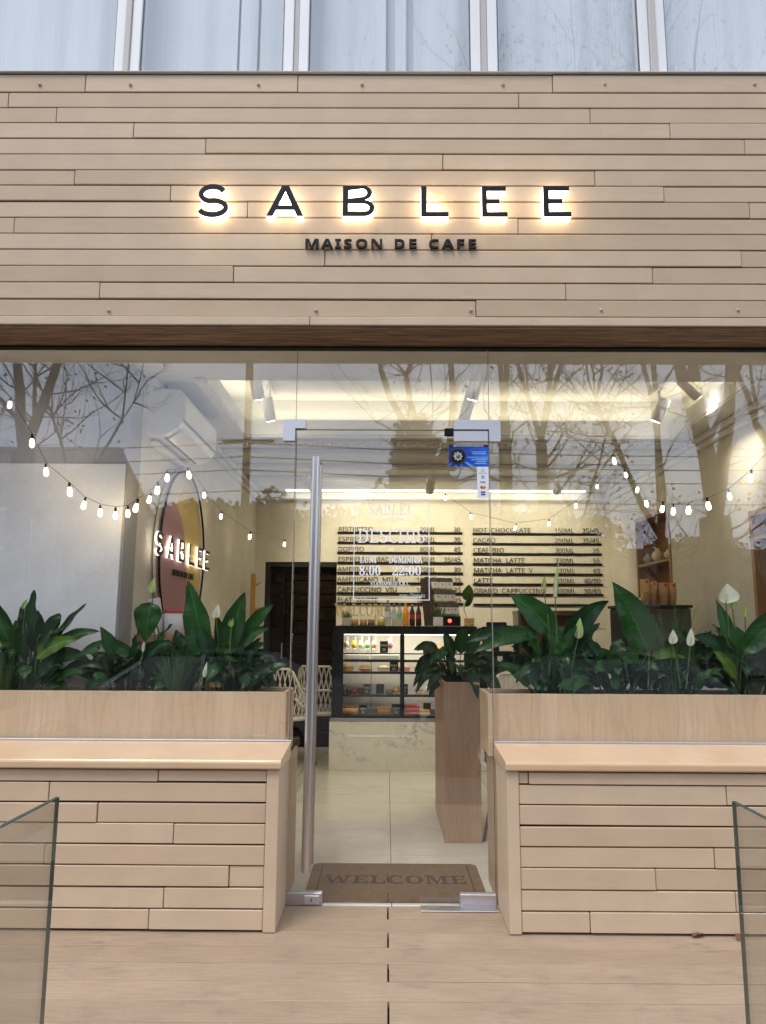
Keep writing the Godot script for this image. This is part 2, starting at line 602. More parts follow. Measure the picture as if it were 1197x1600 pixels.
func bare_tree(at: Vector3, forks: Array, r: float, first: float, sd: int, label: String, leaves: int, deep := 6) -> void:
	rng.seed = sd
	var t := thing("bare_tree", label, "tree", at, "bare trees along the far kerb")
	var st := new_st(true)
	var tips := []
	var fork := Vector3(forks[0].x * 0.06, first, 0)
	add_tube(st, [Vector3(0, -0.1, 0), Vector3(0, 0.25, 0), Vector3(0.02, first * 0.5, 0.0), fork], [r * 1.35, r * 1.06, r, r * 0.92], 12, false)
	for f: Vector3 in forks:
		var d := f.normalized()
		grow(st, tips, fork, d, f.length(), r * (0.5 if forks.size() > 1 else 0.8), 1, deep)
	for i in 7:
		var az := rng.randf() * TAU
		var from := Vector3(0.02, first * rng.randf_range(0.55, 1.0), 0)
		grow(st, tips, from, Vector3(cos(az), rng.randf_range(0.3, 0.9), sin(az)).normalized(), rng.randf_range(0.5, 0.9), 0.022, 3, deep)
	part(t, "trunk", fin(st), mats.bark)
	if leaves:
		var ls := new_st()
		for i in leaves:
			var c: Vector3 = tips[rng.randi() % tips.size()] + Vector3(rng.randf_range(-1, 1), rng.randf_range(-1, 1), rng.randf_range(-1, 1)) * 0.14
			var a := Vector3(rng.randf_range(-1, 1), rng.randf_range(-1, 1), rng.randf_range(-1, 1)).normalized() * 0.036
			var b := a.cross(Vector3(0.3, 0.5, 0.8)).normalized() * 0.024
			quad(ls, c - a, c + b, c + a, c - b, Vector3(0, 0, -1))
		kind(part(t, "crown", fin(ls), mats.dry_leaf), "stuff")

func dense_tree(at: Vector3, r: Vector3, sd: int, label: String, count: int) -> void:
	rng.seed = sd
	var t := thing("dense_tree", label, "tree", at, "dense trees beyond the road")
	part(t, "trunk", tube([Vector3.ZERO, Vector3(0.1, r.y, 0)], [0.2, 0.1], 8), mats.bark)
	var ls := new_st()
	var lumps := []
	for i in 14:
		var v := Vector3(rng.randf_range(-1, 1), rng.randf_range(-0.9, 1), rng.randf_range(-1, 1))
		lumps.append(Vector3(0, r.y * 1.15, 0) + v.normalized() * pow(rng.randf(), 0.4) * 0.75 * r)
	for i in count:
		var c: Vector3 = lumps[rng.randi() % lumps.size()]
		var v := Vector3(rng.randf_range(-1, 1), rng.randf_range(-1, 1), rng.randf_range(-1, 1)).normalized()
		c += v * r * 0.42 * pow(rng.randf(), 0.35)
		var a := Vector3(rng.randf_range(-1, 1), rng.randf_range(-1, 1), rng.randf_range(-1, 1)).normalized() * 0.16
		var b := a.cross(Vector3(0.3, 0.5, 0.8)).normalized() * 0.10
		quad(ls, c - a, c + b, c + a, c - b, v)
	kind(part(t, "crown", fin(ls), mats.far_leaf), "stuff")

# ------------------------------------------------------------------ small makers
func plank_row(parent: Node3D, y0: float, y1: float, x0: float, x1: float, cuts: Array, z: float, gap := 0.004, thick := 0.022, tilt := 0.0) -> void:
	var xs := [x0]
	for c in cuts:
		xs.append(c)
	xs.append(x1)
	for i in xs.size() - 1:
		var w: float = xs[i + 1] - xs[i] - 0.0035
		var h := y1 - y0 - gap
		var o := put(parent, "plank", box(Vector3(w, snappedf(h - rng.randf_range(0.0, 0.004), 0.0005), thick), 0.0025), mats[["plank", "plank_b", "plank_c"][rng.randi() % 3]], Vector3((xs[i] + xs[i + 1]) / 2, (y0 + y1) / 2 + rng.randf_range(-0.0008, 0.0008), z - thick / 2 + rng.randf_range(-0.004, 0.0025)))
		o.rotation = Vector3(tilt + rng.randf_range(-0.02, 0.02), rng.randf_range(-0.001, 0.001), rng.randf_range(-0.0013, 0.0013))

func car(called: String, label: String, at: Vector3, paint: Material, turn: float) -> void:
	var t := thing(called, label, "car", at, "cars parked on the road in front of the shop")
	t.rotation.y = turn
	var low := PackedVector2Array([Vector2(-2.15, 0.28), Vector2(-2.2, 0.45), Vector2(-2.12, 0.72), Vector2(-1.7, 0.86), Vector2(-1.0, 0.95), Vector2(0.6, 0.98), Vector2(1.9, 0.95), Vector2(2.1, 0.85), Vector2(2.14, 0.5), Vector2(2.08, 0.28)])
	low.append_array(arc(1.32, 0.30, 0.36, 0.36, -4, 184, 8))
	low.append_array(arc(-1.32, 0.30, 0.36, 0.36, -4, 184, 8))
	var st := new_st()
	add_prism(st, low, -0.86, 0.86)
	part(t, "body", fin(st), paint)
	var roof := [Vector2(-1.05, 0.94), Vector2(-0.35, 1.40), Vector2(0.2, 1.47), Vector2(1.05, 1.42), Vector2(1.85, 0.95)]
	st = new_st(true)
	for i in 4:
		var a: Vector2 = roof[i]
		var b: Vector2 = roof[i + 1]
		var za := 0.80 - (a.y - 0.94) * 0.36
		var zb := 0.80 - (b.y - 0.94) * 0.36
		if i == 1 or i == 2:
			quad(st, Vector3(a.x, a.y, -za), Vector3(a.x, a.y, za), Vector3(b.x, b.y, zb), Vector3(b.x, b.y, -zb), Vector3(0, 1, 0))
	part(t, "roof", fin(st), paint)
	for i in [0, 3]:
		st = new_st()
		var a: Vector2 = roof[i]
		var b: Vector2 = roof[i + 1]
		var za := 0.80 - (a.y - 0.94) * 0.36
		var zb := 0.80 - (b.y - 0.94) * 0.36
		quad(st, Vector3(a.x, a.y, -za), Vector3(a.x, a.y, za), Vector3(b.x, b.y, zb), Vector3(b.x, b.y, -zb), Vector3(-1 if i == 0 else 1, 1, 0))
		part(t, "windscreen", fin(st), mats.car_glass)
	for s in [-1.0, 1.0]:
		for seg in [[-0.95, 0.30], [0.38, 1.70]]:
			st = new_st()
			var lo: float = seg[0]
			var hi: float = seg[1]
			var pts := []
			for x in [lo, hi]:
				pts.append(Vector3(x, 0.965, 0.80 * s))
			for x in [minf(hi, 1.12), maxf(lo, -0.32)]:
				pts.append(Vector3(x, 1.40, (0.80 - 0.42 * 0.36) * s))
			quad(st, pts[0], pts[1], pts[2], pts[3], Vector3(0, 0.3, s))
			part(t, "side_window", fin(st), mats.car_glass)
		st = new_st()
		for x in [-0.99, 0.34]:
			add_box(st, Vector3(x * 0.98 + (0.0 if x > 0 else 0.33), 1.19, 0.735 * s), Vector3(0.05, 0.5, 0.03), 0.0, Basis(Vector3.RIGHT, -0.33 * s) * Basis(Vector3.FORWARD, 0.0 if x > 0 else 0.95))
		part(t, "window_pillar", fin(st), paint)
		part(t, "headlight", box(Vector3(0.10, 0.14, 0.36), 0.02), mats.lamp_lens, Vector3(-2.13, 0.66, 0.6 * s))
		part(t, "tail_light", box(Vector3(0.06, 0.16, 0.30), 0.02), mats.red_lens, Vector3(2.11, 0.76, 0.66 * s))
		part(t, "mirror", box(Vector3(0.12, 0.12, 0.16), 0.03), paint, Vector3(-0.75, 1.02, 0.93 * s))
		part(t, "door_handle", box(Vector3(0.16, 0.03, 0.03), 0.008), mats.dark_trim, Vector3(0.2, 0.84, 0.87 * s))
		for x in [-1.32, 1.32]:
			var w := part(t, "wheel", lathe([Vector2(0.2, -0.10), Vector2(0.30, -0.10), Vector2(0.315, -0.07), Vector2(0.315, 0.07), Vector2(0.30, 0.10), Vector2(0.2, 0.10)], 20), mats.tyre, Vector3(x, 0.315, 0.76 * s), Vector3(PI / 2, 0, 0))
			part(w, "rim", lathe([Vector2(0, 0.07), Vector2(0.06, 0.085), Vector2(0.1, 0.06), Vector2(0.19, 0.075), Vector2(0.205, 0.09)], 20), mats.steel, Vector3.ZERO, Vector3(0, 0, 0 if s > 0 else PI))

func lattice_chair(called: String, label: String, at: Vector3, turn: float, shell: Material, legs: Material, group: String) -> void:
	var t := thing(called, label, "chair", at, group)
	t.rotation.y = turn
	# rim of the shell: back wraps round into low arms (the chair faces +z)
	var top := []
	var low := []
	for i in 21:
		var a := lerpf(-118.0, 118.0, i / 20.0)
		var r := deg_to_rad(a)
		var h := 0.67 + 0.24 * smoothstep(deg_to_rad(78.0), deg_to_rad(38.0), absf(r))
		top.append(Vector3(sin(r) * 0.24, h, -cos(r) * 0.23))
		low.append(Vector3(sin(r) * 0.21, 0.45, -cos(r) * 0.20))
	var st := new_st(true)
	var rad := []
	for i in 21:
		rad.append(0.012)
	add_tube(st, top, rad, 6)
	part(t, "top_rail", fin(st), shell)
	var mids := []
	for i in 21:
		mids.append(top[i].lerp(low[i], 0.5) + (top[i] - Vector3(0, top[i].y, 0)).normalized() * 0.012)
	st = new_st(true)
	add_tube(st, mids, rad, 6)
	part(t, "middle_rail", fin(st), shell)
	for i in range(0, 21):
		for e in [1, -1]:
			var j: int = i + 2 * e
			if j < 0 or j > 20:
				continue
			st = new_st(true)
			var a: Vector3 = top[i]
			var b: Vector3 = low[j]
			add_tube(st, [a, (mids[i] + mids[j]) / 2.0, b], [0.006, 0.006, 0.006], 4, false)
			part(t, "lattice_bar", fin(st), shell)
	part(t, "seat", lathe([Vector2(0, 0.43), Vector2(0.2, 0.43), Vector2(0.225, 0.445), Vector2(0.22, 0.47), Vector2(0, 0.475)], 20), shell)
	part(t, "cushion", lathe([Vector2(0, 0.476), Vector2(0.19, 0.478), Vector2(0.2, 0.495), Vector2(0.18, 0.512), Vector2(0, 0.516)], 20), mats.cushion)
	for x in [-1, 1]:
		for z in [-1, 1]:
			part(t, "leg", tube([Vector3(x * 0.13, 0.44, z * 0.13), Vector3(x * 0.21, 0.0, z * 0.21)], [0.013, 0.009], 8), legs)

func card(at: Vector3, l1: String, l2: String, label: String, w := 0.072, h := 0.085) -> void:
	var t := thing("price_card", label, "price card", at, "chalk price cards in the display case")
	part(t, "board", box(Vector3(w, h, 0.006), 0.001), mats.slate, Vector3(0, h / 2, 0), Vector3(-0.12, 0, 0))
	if l1:
		var o := part(t, "lettering", text(l1, serif, 0.026, 0.001), mats.chalk, Vector3(0, h * 0.66, 0.0055), Vector3(-0.12, 0, 0))
		o.scale.x = minf(1.0, w * 0.9 / (0.014 * l1.length()))
		part(t, "lettering", text(l2, sans, 0.03, 0.001), mats.chalk, Vector3(0, h * 0.28, 0.009), Vector3(-0.12, 0, 0))

func bottle(at: Vector3, r: float, h: float, glass: Material, liquid: Material, cap: Material, wrap: Material, label: String) -> void:
	var t := thing("bottle", label, "bottle", at, "bottles on the display case")
	part(t, "glass", lathe([Vector2(0, 0), Vector2(r * 0.9, 0), Vector2(r, 0.01), Vector2(r, h * 0.30), Vector2(r * 0.9, h * 0.42), Vector2(r, h * 0.56), Vector2(r * 0.75, h * 0.70), Vector2(r * 0.38, h * 0.86), Vector2(r * 0.36, h * 0.95)], 14), liquid if liquid else glass)
	part(t, "cap", lathe([Vector2(0, h * 0.95), Vector2(r * 0.42, h * 0.95), Vector2(r * 0.42, h), Vector2(0, h)], 12), cap)
	if wrap:
		part(t, "wrapper", lathe([Vector2(r * 0.98, h * 0.33), Vector2(r * 0.935, h * 0.42), Vector2(r * 1.02, h * 0.54)], 14), wrap)

func bun(called: String, label: String, cat: String, at: Vector3, size: Vector3, m: Material, filling: Material = null) -> void:
	var t := thing(called, label, cat, at, "pastries in the display case")
	var st := new_st(true)
	add_lathe(st, [Vector2(0, 0), Vector2(0.42, 0.02), Vector2(0.5, 0.22), Vector2(0.47, 0.42)], Vector3.ZERO, 14, size)
	part(t, "base", fin(st), m)
	if filling:
		st = new_st(true)
		add_lathe(st, [Vector2(0.40, 0.40), Vector2(0.53, 0.45), Vector2(0.53, 0.55), Vector2(0.40, 0.60)], Vector3.ZERO, 14, size)
		part(t, "filling", fin(st), filling)
	st = new_st(true)
	add_lathe(st, [Vector2(0.47, 0.44), Vector2(0.5, 0.6), Vector2(0.4, 0.86), Vector2(0.2, 0.98), Vector2(0, 1.0)], Vector3.ZERO, 14, size)
	part(t, "top", fin(st), m)

func cake(at: Vector3, size: Vector3, layers: Array, label: String) -> void:
	var t := thing("cake_slice", label, "cake", at, "pastries in the display case")
	var n := layers.size()
	for i in n:
		part(t, "layer", box(Vector3(size.x - (i % 2) * 0.006, size.y / n - 0.001, size.z), 0.004), layers[i], Vector3(0, size.y * (i + 0.5) / n, 0))

func track_light(at: Vector3, aim: Vector3, label: String, body: Material) -> void:
	var t := thing("track_spotlight", label, "spotlight", at, "track spotlights")
	var d := aim.normalized()
	part(t, "stem", tube([Vector3(0, 0.16, 0), Vector3(0, 0.02, 0)], [0.012, 0.012], 8), body)
	part(t, "adapter", box(Vector3(0.035, 0.03, 0.12), 0.004), body, Vector3(0, 0.165, 0))
	part(t, "barrel", tube([-d * 0.09, d * 0.08, d * 0.09], [0.043, 0.043, 0.041], 18), body)
	part(t, "lens", tube([d * 0.0905, d * 0.093], [0.034, 0.034], 16), mats.spot_glow)

# ------------------------------------------------------------------ the scene
func _ready() -> void:
	rng.seed = 7
	# camera
	var cam := Camera3D.new()
	cam.name = "camera"
	add_child(cam)
	cam.position = Vector3(0, 1.30, 3.75)
	cam.rotation_degrees = Vector3(8.85, 0.32, 0.30)
	cam.fov = 69.38
	cam.near = 0.05
	cam.far = 400.0
	cam.current = true
	# sky, exposure, sun behind thin cloud
	var env := Environment.new()
	env.background_mode = Environment.BG_SKY
	env.sky = make_sky()
	env.ambient_light_source = Environment.AMBIENT_SOURCE_SKY
	env.tonemap_mode = Environment.TONE_MAPPER_LINEAR
	env.tonemap_exposure = 1.92
	env.sdfgi_enabled = true
	env.ssao_enabled = true
	env.ssil_enabled = true
	var we := WorldEnvironment.new()
	we.name = "world_environment"
	we.environment = env
	add_child(we)
	var sun := DirectionalLight3D.new()
	sun.name = "sun"
	sun.light_color = Color(1.0, 0.97, 0.93)
	sun.light_energy = 0.32
	sun.light_angular_distance = 20.0
	sun.shadow_enabled = true
	add_child(sun)
	sun.look_at_from_position(Vector3(-3, 11, 5), Vector3(0, 1, 0))

	sans = SystemFont.new(); sans.font_names = PackedStringArray(["Droid Sans"])
	sans_bold = SystemFont.new(); sans_bold.font_names = PackedStringArray(["Droid Sans"]); sans_bold.font_weight = 700
	serif = SystemFont.new(); serif.font_names = PackedStringArray(["Droid Serif"])
	serif_bold = SystemFont.new(); serif_bold.font_names = PackedStringArray(["Droid Serif"]); serif_bold.font_weight = 700

	make_materials()
	interior_lights()
	build_shell()
	build_fascia()
	build_low_walls()
	build_glass()
	build_deck_and_street()
	build_upper_windows()
	build_interior_fixtures()
	build_counter()
	build_planters()
	build_reflected_street()

func make_materials() -> void:
	var t := make_textures()
	tri_map(mat("plank", Color(0.605, 0.457, 0.322), 0.55), t.paint, Vector3(0.8, 1.6, 0.8))
	tri_map(mat("plank_b", Color(0.582, 0.434, 0.303), 0.6), t.paint, Vector3(0.7, 1.5, 0.8))
	tri_map(mat("plank_c", Color(0.628, 0.480, 0.342), 0.5), t.paint, Vector3(0.9, 1.7, 0.8))
	tri_map(mat("ledge", Color(0.66, 0.46, 0.29), 0.16), t.paint, Vector3(0.8, 1.6, 0.8))
	tri_map(mat("deck", Color(0.455, 0.343, 0.25), 0.62), t.deck, Vector3(0.42, 0.9, 0.84))
	tri_map(mat("deck_b", Color(0.425, 0.318, 0.23), 0.62), t.deck, Vector3(0.38, 0.8, 0.78))
	tri_map(mat("oak", Color(0.90, 0.77, 0.63), 0.42), t.oak, Vector3(0.62, 0.55, 0.62))
	tri_map(mat("oak_brown", Color(0.60, 0.44, 0.34), 0.42), t.oak, Vector3(0.9, 0.55, 0.9))
	tri_map(mat("oak_warm", Color(0.42, 0.27, 0.15), 0.45), t.oak, Vector3(0.8, 0.6, 0.8))
	tri_map(mat("walnut_shelf", Color(0.26, 0.13, 0.06), 0.5), t.oak, Vector3(1.2, 0.8, 1.2))
	tri_map(mat("marble", Color(0.88, 0.87, 0.83), 0.14), t.marble, Vector3(0.9, 0.9, 0.9))
	tri_map(mat("tile", Color(0.87, 0.87, 0.84), 0.16), t.tile, Vector3(0.42, 0.42, 0.42))
	tri_map(mat("cream_wall", Color(0.75, 0.715, 0.615), 0.8), t.plaster, Vector3(1, 1, 1))
	tri_map(mat("white_wall", Color(0.76, 0.77, 0.79), 0.8), t.plaster, Vector3(1, 1, 1))
	tri_map(mat("grey_wall", Color(0.38, 0.38, 0.39), 0.8), t.plaster, Vector3(1, 1, 1))
	tri_map(mat("ceiling_white", Color(0.78, 0.77, 0.73), 0.85), t.plaster, Vector3(1, 1, 1))
	tri_map(mat("dark_door", Color(0.030, 0.014, 0.009), 0.4), t.dark_wood, Vector3(0.9, 1.5, 0.9))
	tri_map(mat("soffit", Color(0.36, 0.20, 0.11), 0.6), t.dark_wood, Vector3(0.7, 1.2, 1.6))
	tri_map(mat("coir", Color(0.33, 0.22, 0.135), 0.95), t.coir, Vector3(3, 3, 3))
	mat("mat_print", Color(0.025, 0.017, 0.012), 0.95)
	mat("backing", Color(0.03, 0.024, 0.02), 0.9)
	mat("joint_dark", Color(0.02, 0.018, 0.016), 0.9)
	mat("sign_black", Color(0.012, 0.012, 0.015), 0.45).metallic_specular = 0.3
	glow("sign_white", Color(1.0, 0.94, 0.82), 2.2)
	glow("sign_white_small", Color(1.0, 0.95, 0.85), 1.1)
	mat("steel", Color(0.60, 0.58, 0.60), 0.32, 0.95)
	mat("steel_satin", Color(0.66, 0.65, 0.68), 0.42, 0.9)
	mat("pull_steel", Color(0.56, 0.53, 0.51), 0.28, 0.9)
	mat("black_metal", Color(0.014, 0.015, 0.018), 0.4)
	mat("dark_trim", Color(0.03, 0.03, 0.032), 0.5)
	mat("white_paint", Color(0.80, 0.80, 0.80), 0.4)
	mat("window_white", Color(0.74, 0.74, 0.75), 0.45)
	mat("window_bead", Color(0.48, 0.45, 0.43), 0.6)
	mat("white_plastic", Color(0.78, 0.79, 0.80), 0.3)
	mat("vent_dark", Color(0.10, 0.10, 0.11), 0.5)
	mat("vinyl", Color(0.88, 0.89, 0.95), 0.5)
	mat("vinyl_faded", Color(0.62, 0.65, 0.78), 0.5)
	mat("menu_black", Color(0.012, 0.011, 0.011), 0.6)
	mat("menu_text", Color(0.07, 0.065, 0.06), 0.7)
	mat("slate", Color(0.02, 0.022, 0.024), 0.7)
	mat("chalk", Color(0.75, 0.75, 0.72), 0.8)
	mat("chair_white", Color(0.74, 0.70, 0.60), 0.45)
	mat("chair_grey", Color(0.55, 0.57, 0.62), 0.4)
	mat("cushion", Color(0.13, 0.11, 0.095), 0.9)
	mat("plum", Color(0.42, 0.23, 0.25), 0.7)
	mat("ochre", Color(0.64, 0.47, 0.18), 0.7)
	mat("disc_cream", Color(0.62, 0.56, 0.46), 0.7)
	mat("soil", Color(0.02, 0.014, 0.01), 0.95)
	mat("stem", Color(0.09, 0.16, 0.045), 0.5)
	mat("spike", Color(0.62, 0.62, 0.38), 0.7)
	for k in [["spathe_white", Color(0.72, 0.76, 0.62)], ["spathe_green", Color(0.42, 0.55, 0.20)], ["bud_green", Color(0.30, 0.42, 0.08)]]:
		var m := mat(k[0], k[1], 0.5)
		m.backlight_enabled = true
		m.backlight = Color(0.35, 0.4, 0.25)
	for k in [["leaf_deep", Color(0.014, 0.062, 0.017)], ["leaf_mid", Color(0.028, 0.105, 0.022)], ["leaf_dull", Color(0.024, 0.055, 0.016)], ["leaf_light", Color(0.13, 0.24, 0.03)], ["leaf_hero", Color(0.036, 0.130, 0.032)]]:
		var m := mat(k[0], k[1] * 1.75, 0.30)
		m.metallic_specular = 0.36
		m.albedo_texture = t.leaf
		m.backlight_enabled = true
		m.backlight = Color(0.16, 0.24, 0.07)
	mat("grass", Color(0.045, 0.10, 0.025), 0.6)
	tri_map(mat("bark", Color(0.055, 0.045, 0.036), 0.95), t.bark, Vector3(1.2, 0.5, 1.2))
	mat("dry_leaf", Color(0.07, 0.05, 0.025), 0.8)
	mat("far_leaf", Color(0.035, 0.045, 0.02), 0.8)
	tri_map(mat("asphalt", Color(0.05, 0.05, 0.053), 0.9), t.road, Vector3(0.7, 0.7, 0.7))
	tri_map(mat("paving", Color(0.16, 0.155, 0.15), 0.9), t.road, Vector3(0.9, 0.9, 0.9))
	tri_map(mat("earth", Color(0.06, 0.055, 0.04), 0.95), t.road, Vector3(0.3, 0.3, 0.3))
	mat("hill_brush", Color(0.03, 0.033, 0.022), 0.95)
	mat("road_paint", Color(0.7, 0.7, 0.68), 0.8)
	tri_map(mat("house_wall", Color(0.11, 0.095, 0.085), 0.9), t.plaster, Vector3(0.5, 0.5, 0.5))
	tri_map(mat("house_pale", Color(0.30, 0.29, 0.28), 0.9), t.plaster, Vector3(0.5, 0.5, 0.5))
	mat("roof_dark", Color(0.05, 0.04, 0.036), 0.8)
	mat("house_glass", Color(0.25, 0.28, 0.32), 0.1, 0.3)
	mat("pole_wood", Color(0.07, 0.055, 0.045), 0.9)
	mat("wire", Color(0.015, 0.015, 0.015), 0.6)
	mat("tyre", Color(0.015, 0.015, 0.015), 0.9)
	mat("lamp_lens", Color(0.6, 0.62, 0.65), 0.1)
	mat("red_lens", Color(0.3, 0.01, 0.01), 0.15)
	var cg := mat("car_glass", Color(0.02, 0.022, 0.025), 0.04)
	cg.clearcoat_enabled = true
	for k in [["car_blue", Color(0.05, 0.06, 0.085)], ["car_grey", Color(0.20, 0.20, 0.21)]]:
		var m := mat(k[0], k[1], 0.3, 0.25)
		m.clearcoat_enabled = true
		m.clearcoat = 1.0
		m.clearcoat_roughness = 0.05
	# glass: thin clear sheets, the shop front slightly coated
	for k in [["shop_glass", Color(0.95, 0.98, 1.0, 0.0), 0.0], ["upper_glass", Color(0.90, 0.96, 1.0, 0.0), 0.0], ["rail_glass", Color(0.22, 0.24, 0.17, 0.15), 0.0], ["case_glass", Color(0.95, 1, 1, 0.0), 0.0], ["bottle_glass", Color(0.85, 0.92, 0.92, 0.10), 0.0], ["water", Color(0.45, 0.50, 0.52, 0.35), 0.0]]:
		var m := mat(k[0], Color(1, 1, 1), 0.0, k[2])
		m.albedo_color = k[1]
		m.transparency = BaseMaterial3D.TRANSPARENCY_ALPHA
	mat("glass_edge", Color(0.06, 0.085, 0.075), 0.2)
	mat("silicone", Color(0.34, 0.30, 0.24), 0.4)
	for k in ["black_metal", "dark_door", "dark_trim", "slate", "menu_black", "backing"]:
		mats[k].metallic_specular = 0.22
	# lamps
	glow("cove_strip", Color(1.0, 0.86, 0.55), 2.5)
	glow("led_line", Color(1.0, 0.94, 0.76), 2.0)
	glow("spot_glow", Color(1.0, 0.93, 0.78), 9.0)
	glow("bulb_glow", Color(1.0, 0.86, 0.60), 5.5)
	glow("red_lamp", Color(1.0, 0.05, 0.02), 1.5)
	tri_map(mat("curtain", Color(0.74, 0.80, 0.86), 0.9), t.fabric, Vector3(1.6, 0.6, 1.6))
	mats.curtain.backlight_enabled = true
	mats.curtain.backlight = Color(0.5, 0.5, 0.5)
	# food, drink and packaging
	for k in [["bread", Color(0.50, 0.29, 0.09)], ["crust", Color(0.30, 0.13, 0.035)], ["cream", Color(0.78, 0.70, 0.52)], ["pink", Color(0.72, 0.28, 0.25)], ["choc", Color(0.075, 0.022, 0.014)], ["berry", Color(0.55, 0.035, 0.03)], ["lemon", Color(0.70, 0.48, 0.03)], ["mint", Color(0.22, 0.60, 0.26)], ["mauve", Color(0.42, 0.20, 0.27)], ["beige", Color(0.50, 0.41, 0.30)], ["olive", Color(0.16, 0.16, 0.05)], ["orange", Color(0.85, 0.30, 0.01)], ["cola", Color(0.02, 0.006, 0.004)], ["cola_red", Color(0.55, 0.012, 0.015)], ["amber", Color(0.55, 0.25, 0.05)], ["green_cap", Color(0.10, 0.50, 0.25)], ["cup_paper", Color(0.70, 0.43, 0.18)], ["tub_white", Color(0.75, 0.76, 0.78)], ["red_lid", Color(0.5, 0.03, 0.04)], ["rack_brown", Color(0.045, 0.018, 0.016)], ["box_grey", Color(0.10, 0.10, 0.095)], ["box_lime", Color(0.40, 0.52, 0.05)], ["box_tan", Color(0.40, 0.27, 0.12)], ["box_red", Color(0.50, 0.07, 0.06)], ["box_green", Color(0.12, 0.48, 0.14)], ["pot_grey", Color(0.42, 0.40, 0.36)], ["pine", Color(0.62, 0.34, 0.08)], ["gold_sign", Color(0.62, 0.47, 0.20)], ["machine", Color(0.10, 0.075, 0.06)]]:
		mat(k[0], k[1], 0.5)
	mats.machine.roughness = 0.3
	mats.machine.metallic = 0.4

const WARM := Color(1.0, 0.945, 0.81)

func interior_lights() -> void:
	# LED strips lying on the rims of the ceiling recess (their fittings are built with the ceiling)
	var zz := Vector3(0, 0, 1)
	var yy := Vector3(0, 1, 0)
	area(Vector3(0.55, 2.94, -1.985), Vector3(0, 1, 0.25), Vector2(3.2, 0.05), WARM, 0.15, zz)
	area(Vector3(0.55, 2.94, -0.575), Vector3(0, 1, -0.2), Vector2(3.2, 0.05), WARM, 0.06, zz)
	area(Vector3(-1.175, 2.94, -1.28), Vector3(0.5, 1, 0), Vector2(1.25, 0.05), WARM, 0.11, yy)
	area(Vector3(2.29, 2.94, -1.28), Vector3(-0.5, 1, 0), Vector2(1.25, 0.05), WARM, 0.11, yy)
	area(Vector3(0.55, 2.885, -2.59), Vector3(0, 1, 0.5), Vector2(3.2, 0.04), WARM, 0.16, zz)
	area(Vector3(0.55, 2.885, -3.52), Vector3(0, 1, 0.5), Vector2(3.2, 0.04), WARM, 0.28, zz)
	area(Vector3(0.55, 2.780, -4.27), Vector3(0, -1, -0.15), Vector2(3.2, 0.05), WARM, 0.14, zz)

# ------------------------------------------------------------------ rooms
const XL := -1.47
const XR := 2.5
const ZB := -4.45
const YC := 2.80

func slab(parent: Node, called: String, x0: float, x1: float, y0: float, y1: float, z0: float, z1: float, m: Material, ch := 0.0) -> MeshInstance3D:
	return put(parent, called, box(Vector3(x1 - x0, y1 - y0, z1 - z0), ch), m, Vector3((x0 + x1) / 2, (y0 + y1) / 2, (z0 + z1) / 2))

